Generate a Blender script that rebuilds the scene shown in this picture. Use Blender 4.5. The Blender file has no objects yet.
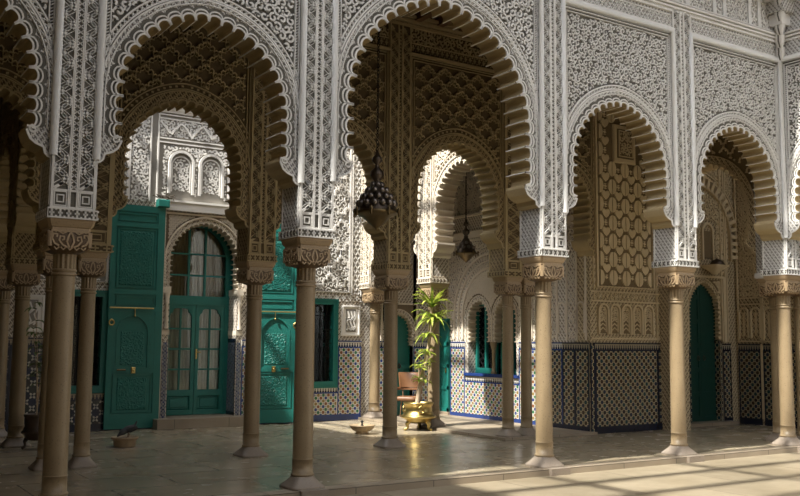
import bpy, math, random
import numpy as np
from math import pi, sin, cos, acos, atan2, sqrt, radians, hypot
from mathutils import Vector, Matrix

random.seed(7)
SC = bpy.context.scene
COL = SC.collection

# ------------------------------------------------------------------ camera, sky, sun, exposure
CAM = bpy.data.cameras.new('camera'); CAMO = bpy.data.objects.new('camera', CAM); COL.objects.link(CAMO)
CAM.sensor_width = 36.0; CAM.lens = 918.12 / 800 * 36.0; CAM.clip_end = 200
_yaw, _pit, _rol = 0.576932, 0.1026106, 0.0085249
_F = Vector((sin(_yaw) * cos(_pit), cos(_yaw) * cos(_pit), sin(_pit)))
_R = Vector((cos(_yaw), -sin(_yaw), 0)); _U = _R.cross(_F)
_R2 = cos(_rol) * _R + sin(_rol) * _U; _U2 = -sin(_rol) * _R + cos(_rol) * _U
CAMO.matrix_world = Matrix(((_R2.x, _U2.x, -_F.x, -2.23805), (_R2.y, _U2.y, -_F.y, -9.74488),
                            (_R2.z, _U2.z, -_F.z, 1.68755), (0, 0, 0, 1)))
SC.camera = CAMO

SUN_DIR = Vector((0.70, 0.15, -1.0)).normalized()
WORLD = bpy.data.worlds.new('sky'); SC.world = WORLD; WORLD.use_nodes = True
_nt = WORLD.node_tree; _nt.nodes.clear()
_sky = _nt.nodes.new('ShaderNodeTexSky'); _sky.sky_type = 'NISHITA'; _sky.sun_disc = False
_sky.sun_elevation = math.asin(-SUN_DIR.z); _sky.sun_rotation = atan2(-SUN_DIR.x, -SUN_DIR.y)
_sky.dust_density = 3.0; _sky.air_density = 0.7
_hs = _nt.nodes.new('ShaderNodeHueSaturation'); _hs.inputs['Saturation'].default_value = 0.22
_bg = _nt.nodes.new('ShaderNodeBackground'); _bg.inputs['Strength'].default_value = 0.25
_wo = _nt.nodes.new('ShaderNodeOutputWorld')
_nt.links.new(_sky.outputs[0], _hs.inputs['Color']); _nt.links.new(_hs.outputs[0], _bg.inputs['Color'])
_nt.links.new(_bg.outputs[0], _wo.inputs['Surface'])
SUN = bpy.data.lights.new('sun', 'SUN'); SUN.energy = 5.6; SUN.angle = radians(1.2); SUN.color = (1.0, 0.95, 0.86)
SUNO = bpy.data.objects.new('sun', SUN); COL.objects.link(SUNO)
SUNO.rotation_euler = SUN_DIR.to_track_quat('-Z', 'Y').to_euler(); SUNO.location = (0, 0, 20)
SC.view_settings.view_transform = 'Standard'; SC.view_settings.look = 'None'
SC.view_settings.gamma = 1.0; SC.view_settings.use_curve_mapping = False
SC.view_settings.exposure = 0.86
SC.cycles.max_bounces = 8; SC.cycles.diffuse_bounces = 5; SC.cycles.glossy_bounces = 3
SC.cycles.transparent_max_bounces = 8; SC.cycles.use_denoising = True
SC.cycles.caustics_reflective = False; SC.cycles.caustics_refractive = False

# ------------------------------------------------------------------ materials
class NT:
    def __init__(s, name):
        s.m = bpy.data.materials.new(name); s.m.use_nodes = True; s.t = s.m.node_tree; s.t.nodes.clear()
        s.out = s.t.nodes.new('ShaderNodeOutputMaterial')
        s.b = s.t.nodes.new('ShaderNodeBsdfPrincipled'); s.t.links.new(s.b.outputs[0], s.out.inputs[0])
    def n(s, ty, **kw):
        x = s.t.nodes.new(ty)
        for k, v in kw.items(): setattr(x, k, v)
        return x
    def l(s, a, b): s.t.links.new(a, b)
    def put(s, sock, v):
        if hasattr(v, 'is_output') or isinstance(v, bpy.types.NodeSocket): s.l(v, sock)
        else: sock.default_value = v
    def math(s, op, a, b=0.0, c=0.0):
        x = s.n('ShaderNodeMath', operation=op); s.put(x.inputs[0], a); s.put(x.inputs[1], b); s.put(x.inputs[2], c)
        return x.outputs[0]
    def uv(s):
        return s.n('ShaderNodeUVMap').outputs[0]
    def obj(s):
        return s.n('ShaderNodeTexCoord').outputs['Object']
    def noise(s, vec, scale, detail=3, rough=.55):
        x = s.n('ShaderNodeTexNoise'); s.l(vec, x.inputs['Vector']); x.inputs['Scale'].default_value = scale
        x.inputs['Detail'].default_value = detail; x.inputs['Roughness'].default_value = rough
        return x.outputs['Fac']
    def mix(s, f, a, b):
        x = s.n('ShaderNodeMix', data_type='RGBA'); s.put(x.inputs[0], f); s.put(x.inputs[6], a); s.put(x.inputs[7], b)
        return x.outputs[2]
    def ramp(s, f, stops, interp='LINEAR'):
        x = s.n('ShaderNodeValToRGB'); x.color_ramp.interpolation = interp
        e = x.color_ramp.elements
        while len(e) < len(stops): e.new(0.5)
        for q, (p, c) in zip(e, stops): q.position = p; q.color = c
        s.l(f, x.inputs[0]); return x.outputs[0]
    def bump(s, h, strength=.5, dist=.02):
        x = s.n('ShaderNodeBump'); x.inputs['Strength'].default_value = strength; x.inputs['Distance'].default_value = dist
        s.l(h, x.inputs['Height']); s.l(x.outputs[0], s.b.inputs['Normal'])
    def fin(s, col, rough=.7, **kw):
        s.put(s.b.inputs['Base Color'], col); s.put(s.b.inputs['Roughness'], rough)
        for k, v in kw.items(): s.put(s.b.inputs[k.replace('_', ' ')], v)
        return s.m

def C(r, g, b): return (r, g, b, 1.0)

def plaster(name, col, var=.12, carve=0.0, ground=None, cs=26.0, rough=.85):
    """carved plaster: raised colour, with an optional fine arabesque whose sunk ground is painted darker, for recess shade as well as staining"""
    t = NT(name); v = t.uv()
    n1 = t.noise(v, 2.3, 4); n2 = t.noise(v, 60, 2)
    lo = C(*[c * (1 - var) for c in col]); hi = C(*[min(1, c * (1 + var)) for c in col])
    base = t.mix(n1, lo, hi)
    if carve:
        w = t.n('ShaderNodeTexNoise'); t.l(v, w.inputs['Vector']); w.inputs['Scale'].default_value = 5
        ad = t.n('ShaderNodeVectorMath', operation='MULTIPLY_ADD'); t.l(w.outputs['Color'], ad.inputs[0])
        ad.inputs[1].default_value = (.03, .03, .03); t.l(v, ad.inputs[2])
        sp = t.n('ShaderNodeSeparateXYZ'); t.l(ad.outputs[0], sp.inputs[0]); u_, z_ = sp.outputs[0], sp.outputs[1]
        p_ = 2.6 / cs
        cz = t.math('COSINE', t.math('MULTIPLY', z_, 2 * pi / (p_ * 1.35)))
        def fam(sg, off):
            f = t.math('FRACT', t.math('ADD', t.math('DIVIDE', t.math('ADD', u_, t.math('MULTIPLY', cz, sg * p_ * .27)), p_), off))
            return t.math('ABSOLUTE', t.math('SUBTRACT', f, .5))
        ln = t.math('MINIMUM', fam(1, 0.0), fam(-1, .5))
        fl_ = t.math('MULTIPLY', t.math('SINE', t.math('MULTIPLY', u_, 4 * pi / p_)), t.math('SINE', t.math('MULTIPLY', z_, 4 * pi / p_ / 1.35)))
        pat = t.math('MAXIMUM', t.math('SUBTRACT', .30, t.math('MULTIPLY', ln, 1.6)), t.math('SUBTRACT', t.math('MULTIPLY', fl_, .5), .12))
        mr = t.n('ShaderNodeMapRange', interpolation_type='SMOOTHSTEP'); t.l(pat, mr.inputs[0])
        mr.inputs[1].default_value = -.02; mr.inputs[2].default_value = .12; mr.inputs[3].default_value = 0; mr.inputs[4].default_value = 1
        m = mr.outputs[0]
        g = ground or [c * .35 for c in col]
        base = t.mix(t.math('MULTIPLY', t.math('SUBTRACT', 1.0, m), carve), base, C(*g))
        h = t.math('ADD', m, t.math('MULTIPLY', n2, .2))
        t.bump(h, .9, .018)
    else:
        t.bump(n2, .25, .006)
    return t.fin(base, rough)

M = {}
M['stucco'] = plaster('white_stucco', (.69, .68, .65))
M['stucco_fine'] = plaster('carved_white_stucco', (.65, .64, .615), carve=.85, ground=(.14, .13, .115), cs=36)
M['stucco_ground'] = plaster('stucco_ground', (.125, .118, .10), var=.25)  # relief grounds painted dark: recess shade put into the colour, plus staining
M['stucco_plain'] = plaster('smooth_plaster', (.68, .685, .67), var=.06)
M['ochre'] = plaster('ochre_stucco', (.41, .325, .18))
M['ochre_fine'] = plaster('carved_ochre_stucco', (.35, .27, .145), carve=.85, ground=(.07, .045, .02), cs=28)
M['ochre_ground'] = plaster('ochre_ground', (.115, .08, .038), var=.25)
M['cream'] = plaster('cream_stucco', (.68, .61, .50))
M['cream_fine'] = plaster('carved_cream_stucco', (.69, .64, .56), carve=.85, ground=(.13, .10, .065), cs=30)
M['cream_ground'] = plaster('cream_ground', (.16, .125, .08), var=.25)
M['tan'] = plaster('lit_ochre_stucco', (.64, .53, .345)); M['lit_ochre_fine'] = plaster('carved_lit_ochre_stucco', (.61, .51, .335), carve=.85, ground=(.13, .09, .045), cs=28); M['lit_ochre_ground'] = plaster('lit_ochre_ground', (.19, .14, .075), var=.25)  # ochre stucco again, lightened in colour for bounce off the sunlit court
M['patio_ground'] = plaster('patio_ground', (.26, .245, .215), var=.2); M['patio_white'] = plaster('whitewashed_carving', (.78, .765, .73))
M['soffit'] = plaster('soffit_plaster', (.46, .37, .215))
M['roof'] = plaster('roof_plaster', (.30, .22, .14))
M['wood'] = plaster('dark_cedar', (.16, .085, .04), rough=.6)

def mk_marble(name, a, b, spot):
    t = NT(name); v = t.obj()
    n = t.noise(v, 3, 5); s = t.noise(v, 55, 2)
    c = t.mix(n, C(*a), C(*b))
    f = t.ramp(s, [(.30, C(1, 1, 1)), (.40, C(0, 0, 0))])
    c = t.mix(t.math('MULTIPLY', f, .5), c, C(*spot))
    t.bump(s, .15, .004)
    return t.fin(c, .42)
M['marble'] = mk_marble('tan_marble', (.215, .157, .088), (.325, .25, .15), (.08, .05, .027))
M['capital'] = mk_marble('capital_stone', (.33, .24, .14), (.42, .315, .195), (.14, .09, .045))
M['capital_ground'] = mk_marble('capital_recess', (.10, .062, .032), (.15, .095, .05), (.05, .03, .015))
M['base'] = mk_marble('weathered_base_stone', (.20, .165, .13), (.32, .27, .22), (.1, .08, .06))

def mk_floor(name, a, b, joint, r0, r1, sc=1.0):
    t = NT(name); v = t.uv()
    br = t.n('ShaderNodeTexBrick'); t.l(v, br.inputs['Vector']); br.inputs['Scale'].default_value = sc
    br.inputs['Brick Width'].default_value = 1.0; br.inputs['Row Height'].default_value = .55; br.offset = .5
    br.inputs['Mortar Size'].default_value = .007
    br.inputs['Color1'].default_value = C(.25, .25, .25); br.inputs['Color2'].default_value = C(.85, .85, .85)
    n = t.noise(v, .8, 5, .6); n3 = t.noise(v, 2.2, 3)
    base = t.mix(t.ramp(n, [(.3, C(0, 0, 0)), (.72, C(1, 1, 1))]), C(*a), C(*b))
    tint = t.n('ShaderNodeMix', data_type='RGBA', blend_type='OVERLAY'); tint.inputs[0].default_value = .14
    t.l(base, tint.inputs[6]); t.l(br.outputs['Color'], tint.inputs[7])
    c = t.mix(br.outputs['Fac'], tint.outputs[2], C(*joint))
    t.bump(t.math('SUBTRACT', t.math('MULTIPLY', n3, .5), br.outputs['Fac']), .12, .004)
    rr = t.n('ShaderNodeMapRange'); t.l(n3, rr.inputs[0]); rr.inputs[1].default_value = .3; rr.inputs[2].default_value = .7
    rr.inputs[3].default_value = r0; rr.inputs[4].default_value = r1
    return t.fin(c, rr.outputs[0])
M['floor'] = mk_floor('polished_marble_floor', (.27, .225, .155), (.40, .345, .245), (.14, .115, .075), .20, .30, .6)
M['court'] = mk_floor('courtyard_marble_floor', (.20, .165, .11), (.31, .265, .19), (.12, .095, .06), .3, .5, .55)
M['kerb'] = mk_floor('kerb_stone', (.22, .18, .13), (.36, .30, .225), (.12, .10, .07), .4, .6, .9)

def zellige(name, pitch, frac, cols, ground, grout_dark=None):
    t = NT(name); v = t.uv(); sep = t.n('ShaderNodeSeparateXYZ'); t.l(v, sep.inputs[0])
    u, w = sep.outputs[0], sep.outputs[1]
    a = t.math('DIVIDE', t.math('ADD', u, w), pitch * 1.41421); b = t.math('DIVIDE', t.math('SUBTRACT', u, w), pitch * 1.41421)
    fa = t.math('ABSOLUTE', t.math('SUBTRACT', t.math('FRACT', a), .5)); fb = t.math('ABSOLUTE', t.math('SUBTRACT', t.math('FRACT', b), .5))
    sq = t.math('MAXIMUM', fa, fb); di = t.math('MULTIPLY', t.math('ADD', fa, fb), .7071)
    star = t.math('MINIMUM', sq, t.math('MULTIPLY', di, 1.0))
    inside = t.math('LESS_THAN', star, frac * .5)
    cv = t.n('ShaderNodeCombineXYZ'); t.l(t.math('FLOOR', a), cv.inputs[0]); t.l(t.math('FLOOR', b), cv.inputs[1])
    # colour runs in diagonal sequence with the mosaic's repeat
    idx = t.math('FRACT', t.math('ADD', t.math('MULTIPLY', t.math('FLOOR', a), .25), t.math('MULTIPLY', t.math('FLOOR', b), .5)))
    n = len(cols)
    st = [(i / n, C(*c)) for i, c in enumerate(cols)]
    colr = t.ramp(t.math('ADD', idx, .02), st, 'CONSTANT')
    # small corner pieces between the stars
    cor = t.math('LESS_THAN', t.math('ADD', t.math('SUBTRACT', .5, fa), t.math('SUBTRACT', .5, fb)), .17)
    gcol = t.mix(cor, C(*ground), C(*(grout_dark or cols[0])))
    c = t.mix(inside, gcol, colr)
    nn = t.noise(v, 40, 2)
    c2 = t.n('ShaderNodeMix', data_type='RGBA', blend_type='MULTIPLY'); c2.inputs[0].default_value = .35
    t.l(c, c2.inputs[6]); t.l(t.ramp(nn, [(.3, C(.5, .5, .5)), (.6, C(1, 1, 1))]), c2.inputs[7])
    t.bump(t.math('ADD', inside, nn), .15, .003)
    return t.fin(c2.outputs[2], .22)
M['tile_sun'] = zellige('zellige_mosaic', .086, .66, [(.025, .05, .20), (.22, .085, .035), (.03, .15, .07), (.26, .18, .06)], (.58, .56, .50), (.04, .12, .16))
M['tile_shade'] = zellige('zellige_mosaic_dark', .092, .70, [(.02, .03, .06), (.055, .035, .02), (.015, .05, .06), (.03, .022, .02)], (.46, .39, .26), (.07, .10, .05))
M['tile_lattice'] = zellige('zellige_mosaic_lattice', .16, .80, [(.012, .02, .04), (.03, .04, .04), (.012, .02, .05), (.03, .03, .03)], (.50, .49, .44), (.02, .03, .05))
M['tile_blue'] = zellige('blue_zellige_strips', .05, .72, [(.03, .05, .14), (.05, .07, .12), (.02, .03, .08), (.10, .12, .16)], (.30, .31, .32), (.03, .05, .12))

def mk_glaze(name, col, rough=.25):
    t = NT(name); v = t.uv(); n = t.noise(v, 14, 3)
    return t.fin(t.mix(n, C(*[c * .7 for c in col]), C(*[min(1, c * 1.25) for c in col])), rough)
M['blue'] = mk_glaze('cobalt_glaze', (.02, .045, .17)); M['navy'] = mk_glaze('navy_glaze', (.012, .016, .035))
M['pale_glaze'] = mk_glaze('pale_glaze', (.34, .30, .22)); M['white_glaze'] = mk_glaze('white_glaze', (.62, .60, .54))

def mk_paint(name, col, carve=False, rough=.5):
    t = NT(name); v = t.uv(); n = t.noise(v, 5, 4); m = t.noise(v, 45, 2)
    c = t.mix(n, C(*[x * .8 for x in col]), C(*[x * 1.2 for x in col]))
    if carve:
        vo = t.n('ShaderNodeTexVoronoi', feature='DISTANCE_TO_EDGE'); vo.inputs['Scale'].default_value = 17; t.l(v, vo.inputs['Vector'])
        t.bump(t.ramp(vo.outputs[0], [(.05, C(1, 1, 1)), (.22, C(0, 0, 0))]), .8, .012)
    else: t.bump(m, .12, .004)
    return t.fin(c, rough)
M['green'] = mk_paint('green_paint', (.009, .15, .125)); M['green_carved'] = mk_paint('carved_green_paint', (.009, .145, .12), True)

M['shaded_green'] = mk_paint('shaded_green_paint', (.004, .045, .034))  # the same green, darkened in colour for deep shade at that door
def mk_metal(name, col, rough, metal=1.0):
    t = NT(name); n = t.noise(t.obj(), 20, 3)
    c = t.mix(n, C(*[x * .65 for x in col]), C(*[min(1, x * 1.15) for x in col]))
    t.bump(n, .15, .004)
    return t.fin(c, rough, Metallic=metal)
M['brass'] = mk_metal('brass', (.60, .45, .17), .32); M['cup'] = mk_metal('grey_bronze_globe', (.24, .21, .185), .38); M['bronze'] = mk_metal('dark_bronze', (.12, .095, .075), .42)
M['old_brass'] = mk_metal('tarnished_brass', (.20, .15, .08), .4); M['iron'] = mk_metal('black_iron', (.02, .02, .022), .5, .6)
def flat(name, col, rough=.6, var=.15):
    t = NT(name); n = t.noise(t.obj(), 12, 3)
    return t.fin(t.mix(n, C(*[x * (1 - var) for x in col]), C(*[min(1, x * (1 + var)) for x in col])), rough)
M['leather'] = flat('tan_leather', (.17, .08, .034), .5); M['soil'] = flat('soil', (.05, .035, .02), .9)
M['bark'] = flat('pale_bark', (.48, .37, .25), .8, .3); M['curtain'] = flat('curtain_cloth', (.74, .71, .65), .9)
M['curtain_tan'] = flat('tan_curtain_cloth', (.36, .25, .15), .9)
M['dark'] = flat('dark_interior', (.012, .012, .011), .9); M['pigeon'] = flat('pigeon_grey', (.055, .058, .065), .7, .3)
M['pigeon_dark'] = flat('pigeon_black', (.012, .012, .015), .6); M['water'] = flat('still_water', (.05, .055, .05), .05)
M['pot_dark'] = flat('brown_glazed_pot', (.05, .03, .018), .35)
def mk_leaf(name, a, b):
    t = NT(name); n = t.noise(t.obj(), 9, 2)
    c = t.mix(t.ramp(n, [(.35, C(0, 0, 0)), (.65, C(1, 1, 1))]), C(*a), C(*b))
    t.fin(c, .4)
    tr = t.n('ShaderNodeBsdfTranslucent'); t.l(c, tr.inputs[0]); mx = t.n('ShaderNodeMixShader'); mx.inputs[0].default_value = .35
    t.l(t.b.outputs[0], mx.inputs[1]); t.l(tr.outputs[0], mx.inputs[2]); t.l(mx.outputs[0], t.out.inputs[0])
    return t.m
M['leaf'] = mk_leaf('dracaena_leaf', (.17, .29, .03), (.55, .60, .11)); M['leaf_dark'] = mk_leaf('dark_leaf', (.05, .10, .015), (.12, .18, .03))
def mk_glass():
    t = NT('window_glass'); t.t.nodes.remove(t.b)
    fr = t.n('ShaderNodeFresnel'); fr.inputs[0].default_value = 1.5
    g = t.n('ShaderNodeBsdfGlossy'); g.inputs['Roughness'].default_value = .03
    tr = t.n('ShaderNodeBsdfTransparent'); tr.inputs[0].default_value = (.86, .9, .87, 1)
    mx = t.n('ShaderNodeMixShader'); t.l(fr.outputs[0], mx.inputs[0]); t.l(tr.outputs[0], mx.inputs[1]); t.l(g.outputs[0], mx.inputs[2])
    t.l(mx.outputs[0], t.out.inputs[0]); return t.m
M['glass'] = mk_glass()

# ------------------------------------------------------------------ mesh builder
class MB:
    def __init__(s):
        s.v = []; s.f = []; s.m = []; s.sm = []; s.mats = []
        s.frame()
    def frame(s, O=(0, 0, 0), U=(1, 0, 0), N=(0, -1, 0)):
        """local (u, z, d): u along the wall, z up, d out of the wall face"""
        s.O = O; s.Ux = U; s.N = N; return s
    def P(s, u, z, d):
        O, U, N = s.O, s.Ux, s.N
        return (O[0] + U[0] * u + N[0] * d, O[1] + U[1] * u + N[1] * d, O[2] + z)
    def mi(s, mat):
        if mat not in s.mats: s.mats.append(mat)
        return s.mats.index(mat)
    def face(s, pts, mat, sm=False):
        i = len(s.v); s.v.extend(pts); s.f.append(tuple(range(i, i + len(pts)))); s.m.append(s.mi(mat)); s.sm.append(sm)
    def fl(s, pts, mat, sm=False):
        s.face([s.P(*p) for p in pts], mat, sm)
    def grid(s, rows, mat, sm=True, cu=False, cv=False):
        i = len(s.v); nr = len(rows); nc = len(rows[0]); k = s.mi(mat)
        for r in rows: s.v.extend(r)
        for a in range(nr if cv else nr - 1):
            for b in range(nc if cu else nc - 1):
                a2 = (a + 1) % nr; b2 = (b + 1) % nc
                s.f.append((i + a * nc + b, i + a * nc + b2, i + a2 * nc + b2, i + a2 * nc + b)); s.m.append(k); s.sm.append(sm)
    def box(s, x0, x1, y0, y1, z0, z1, mat):
        p = [(x0, y0, z0), (x1, y0, z0), (x1, y1, z0), (x0, y1, z0), (x0, y0, z1), (x1, y0, z1), (x1, y1, z1), (x0, y1, z1)]
        for q in ((0, 3, 2, 1), (4, 5, 6, 7), (0, 1, 5, 4), (1, 2, 6, 5), (2, 3, 7, 6), (3, 0, 4, 7)):
            s.face([p[j] for j in q], mat)
    def lbox(s, u0, u1, z0, z1, d0, d1, mat):
        a = s.P(u0, z0, d0); b = s.P(u1, z1, d1)
        s.box(min(a[0], b[0]), max(a[0], b[0]), min(a[1], b[1]), max(a[1], b[1]), min(a[2], b[2]), max(a[2], b[2]), mat)
    def bevbox(s, u0, u1, z0, z1, d0, d1, b, mat):
        """raised panel with chamfered front edge"""
        f = [(u0 + b, z0 + b, d1), (u1 - b, z0 + b, d1), (u1 - b, z1 - b, d1), (u0 + b, z1 - b, d1)]
        k = [(u0, z0, d1 - b), (u1, z0, d1 - b), (u1, z1, d1 - b), (u0, z1, d1 - b)]
        r = [(u0, z0, d0), (u1, z0, d0), (u1, z1, d0), (u0, z1, d0)]
        s.fl(f, mat); s.fl(r[::-1], mat)
        for i in range(4):
            j = (i + 1) % 4
            s.fl([k[i], k[j], f[j], f[i]], mat); s.fl([r[i], r[j], k[j], k[i]], mat)
    def ribbon(s, pts, w, d0, d1, mat, closed=False, edge=None):
        n = len(pts)
        if n < 2: return
        L = []; R = []
        for i in range(n):
            if closed: a = pts[i - 1]; b = pts[(i + 1) % n]
            else: a = pts[max(0, i - 1)]; b = pts[min(n - 1, i + 1)]
            du, dz = b[0] - a[0], b[1] - a[1]; q = hypot(du, dz) or 1
            nx, nz = -dz / q * w / 2, du / q * w / 2
            L.append((pts[i][0] + nx, pts[i][1] + nz)); R.append((pts[i][0] - nx, pts[i][1] - nz))
        i0 = len(s.v); k = s.mi(mat); P = s.P
        for l, r in zip(L, R):
            s.v.append(P(l[0], l[1], d0)); s.v.append(P(l[0], l[1], d1)); s.v.append(P(r[0], r[1], d1)); s.v.append(P(r[0], r[1], d0))
        for i in range(n if closed else n - 1):
            a = i0 + 4 * i; b = i0 + 4 * ((i + 1) % n)
            for j in range(3):
                s.f.append((a + j, a + j + 1, b + j + 1, b + j)); s.m.append(k); s.sm.append(False)
    def rod(s, pts, rad, d, mat, seg=7):
        """half-round moulding along (u,z) points, axis at depth d"""
        n = len(pts); rows = []
        for i in range(n):
            a = pts[max(0, i - 1)]; b = pts[min(n - 1, i + 1)]
            t1 = (pts[i][0] - a[0], pts[i][1] - a[1]); t2 = (b[0] - pts[i][0], b[1] - pts[i][1])
            l1 = hypot(*t1) or 0; l2 = hypot(*t2) or 0
            e1 = (t1[0] / l1, t1[1] / l1) if l1 else (t2[0] / l2, t2[1] / l2)
            e2 = (t2[0] / l2, t2[1] / l2) if l2 else e1
            m = (e1[0] + e2[0], e1[1] + e2[1]); q = hypot(*m) or 1; m = (m[0] / q, m[1] / q)
            sc = 1 / max(.3, (m[0] * e1[0] + m[1] * e1[1]))
            nx = (-m[1] * sc, m[0] * sc); row = []
            for j in range(seg + 1):
                a_ = pi * j / seg
                row.append(s.P(pts[i][0] + nx[0] * rad * cos(a_), pts[i][1] + nx[1] * rad * cos(a_), d + rad * sin(a_)))
            rows.append(row)
        s.grid(rows, mat, True)
    def lathe(s, prof, mat, c=(0, 0), seg=20, sm=True, flute=None):
        rows = []
        for r, z in prof:
            row = []
            for j in range(seg):
                a = 2 * pi * j / seg; rr = r
                if flute: rr = r * (1 - flute[1] * (.5 + .5 * cos(flute[0] * a)))
                row.append((c[0] + rr * cos(a), c[1] + rr * sin(a), z))
            rows.append(row)
        s.grid(rows, mat, sm, cu=True)
    def loft(s, secs, mat, c=(0, 0), seg=32, sm=True, cap=True):
        """secs: (half size, squareness 0..1, z)"""
        rows = []
        for h, q, z in secs:
            row = []
            for j in range(seg):
                a = 2 * pi * (j + .5) / seg; e = 2 + q * q * 22
                rr = h / ((abs(cos(a)) ** e + abs(sin(a)) ** e) ** (1 / e))
                row.append((c[0] + rr * cos(a), c[1] + rr * sin(a), z))
            rows.append(row)
        s.grid(rows, mat, sm, cu=True)
        if cap:
            s.face(rows[-1], mat); s.face(rows[0][::-1], mat)
    def tube(s, pts, r, mat, seg=8, r1=None, cap=True):
        n = len(pts); rows = []; up = Vector((0, 0, 1)); pr = None
        for i in range(n):
            a = Vector(pts[max(0, i - 1)]); b = Vector(pts[min(n - 1, i + 1)]); t = (b - a).normalized()
            if pr is None: x = t.cross(up if abs(t.z) < .95 else Vector((1, 0, 0))).normalized()
            else: x = (pr - t * pr.dot(t)).normalized()
            pr = x; y = t.cross(x); k = i / max(1, n - 1); rr = r[i] if isinstance(r, (list, tuple)) else (r if r1 is None else r + (r1 - r) * k)
            rows.append([tuple(Vector(pts[i]) + x * rr * cos(2 * pi * j / seg) + y * rr * sin(2 * pi * j / seg)) for j in range(seg)])
        s.grid(rows, mat, True, cu=True)
        if cap: s.face(rows[0][::-1], mat); s.face(rows[-1], mat)
    def ball(s, c, r, mat, seg=12, ring=8, sz=1.0):
        rows = [[(c[0] + r * sin(pi * i / ring) * cos(2 * pi * j / seg), c[1] + r * sin(pi * i / ring) * sin(2 * pi * j / seg), c[2] + r * sz * cos(pi * i / ring))
                 for j in range(seg)] for i in range(ring + 1)]
        s.grid(rows, mat, True, cu=True)
    def build(s, name, parent=None, loc=None):
        me = bpy.data.meshes.new(name); nv = len(s.v)
        v = np.array(s.v, dtype=np.float32).reshape(-1, 3)
        lens = np.array([len(f) for f in s.f], dtype=np.int32)
        idx = np.fromiter((i for f in s.f for i in f), dtype=np.int32)
        st = np.zeros(len(lens), dtype=np.int32); st[1:] = np.cumsum(lens)[:-1]
        me.vertices.add(nv); me.vertices.foreach_set('co', v.ravel())
        me.loops.add(len(idx)); me.loops.foreach_set('vertex_index', idx)
        me.polygons.add(len(lens)); me.polygons.foreach_set('loop_start', st)
        me.polygons.foreach_set('material_index', np.array(s.m, dtype=np.int32))
        me.polygons.foreach_set('use_smooth', np.array(s.sm, dtype=bool))
        for m in s.mats: me.materials.append(M[m])
        me.update(calc_edges=True); me.validate()
        # box-projected texture coordinates in metres
        nl = len(me.loops)
        if nl:
            li = np.zeros(nl, dtype=np.int32); me.loops.foreach_get('vertex_index', li)
            npoly = len(me.polygons); nr = np.zeros(npoly * 3, dtype=np.float32); me.polygons.foreach_get('normal', nr); nr = np.abs(nr.reshape(-1, 3))
            lt = np.zeros(npoly, dtype=np.int32); me.polygons.foreach_get('loop_total', lt)
            co = np.zeros(len(me.vertices) * 3, dtype=np.float32); me.vertices.foreach_get('co', co); co = co.reshape(-1, 3)[li]
            ln = np.repeat(nr, lt, axis=0); ax = ln.argmax(1)
            uv = np.where((ax == 0)[:, None], co[:, [1, 2]], np.where((ax == 1)[:, None], co[:, [0, 2]], co[:, [0, 1]]))
            l = me.uv_layers.new(name='UVMap'); l.data.foreach_set('uv', uv.astype(np.float32).ravel())
        o = bpy.data.objects.new(name, me); COL.objects.link(o)
        if parent is not None: o.parent = parent
        if loc is not None: o.location = loc
        return o

def thing(name, label, cat, loc=(0, 0, 0), rz=0.0, group=None):
    o = bpy.data.objects.new(name, None); COL.objects.link(o); o.empty_display_size = .1
    o.location = loc; o.rotation_euler = (0, 0, rz); o['label'] = label; o['category'] = cat; o['kind'] = 'thing'
    if group: o['group'] = group
    return o
def struct(o, label=None, cat=None):
    o['kind'] = 'structure'
    if label: o['label'] = label; o['category'] = cat
    return o
def sroot(name, label, cat):
    o = bpy.data.objects.new(name, None); COL.objects.link(o); return struct(o, label, cat)
def dup(root, loc, rz, label, group=None, scale=None):
    r = root.copy(); COL.objects.link(r); r.location = loc; r.rotation_euler = (0, 0, rz); r['label'] = label
    if group: r['group'] = group
    if scale: r.scale = scale
    for ch in list(root.children):
        c = ch.copy(); COL.objects.link(c); c.parent = r
        for g in list(ch.children):
            d = g.copy(); COL.objects.link(d); d.parent = c
    return r

# ------------------------------------------------------------------ ornament patterns: lists of (u, z) polylines
def clip(polys, inside):
    out = []
    for p in polys:
        run = []
        for q in p:
            if inside(*q): run.append(q)
            else:
                if len(run) > 1: out.append(run)
                run = []
        if len(run) > 1: out.append(run)
    return out
def ogee(u0, u1, z0, z1, pw, ph, n=10, off=0.0):
    out = []; k0 = int(math.floor(u0 / pw)) - 1; k1 = int(math.ceil(u1 / pw)) + 1; nz = max(4, int((z1 - z0) / ph * n))
    for k in range(k0, k1 + 1):
        for sg in (1, -1):
            pl = []
            for i in range(nz + 1):
                z = z0 + (z1 - z0) * i / nz; ph_ = 2 * pi * (z / ph) + off
                pl.append((pw * (k + (.5 if sg < 0 else 0)) + sg * pw * .25 * cos(ph_) + sg * pw * .05 * cos(3 * ph_), z))
            out.append(pl)
    return out
def lobes(u0, u1, z0, z1, pw, ph):
    """scale net of lobed ogee cells (sebka): every cell outlined by a cusped arch"""
    out = []; j = 0; z = z0 - ph
    while z < z1 + ph:
        k0 = int(math.floor(u0 / pw)) - 1; k1 = int(math.ceil(u1 / pw)) + 1
        for k in range(k0, k1 + 1):
            cu = pw * (k + (.5 if j % 2 else 0)); pl = []
            prof = [(-.5, 0), (-.51, .10), (-.42, .17), (-.33, .13), (-.335, .26), (-.26, .335), (-.16, .30), (-.15, .40), (-.06, .42), (0, .5),
                    (.06, .42), (.15, .40), (.16, .30), (.26, .335), (.335, .26), (.33, .13), (.42, .17), (.51, .10), (.5, 0)]
            out.append([(cu + a * pw, z + b * ph) for a, b in prof])
        z += ph * .5 * 1.0; j += 1
    return out
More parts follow.
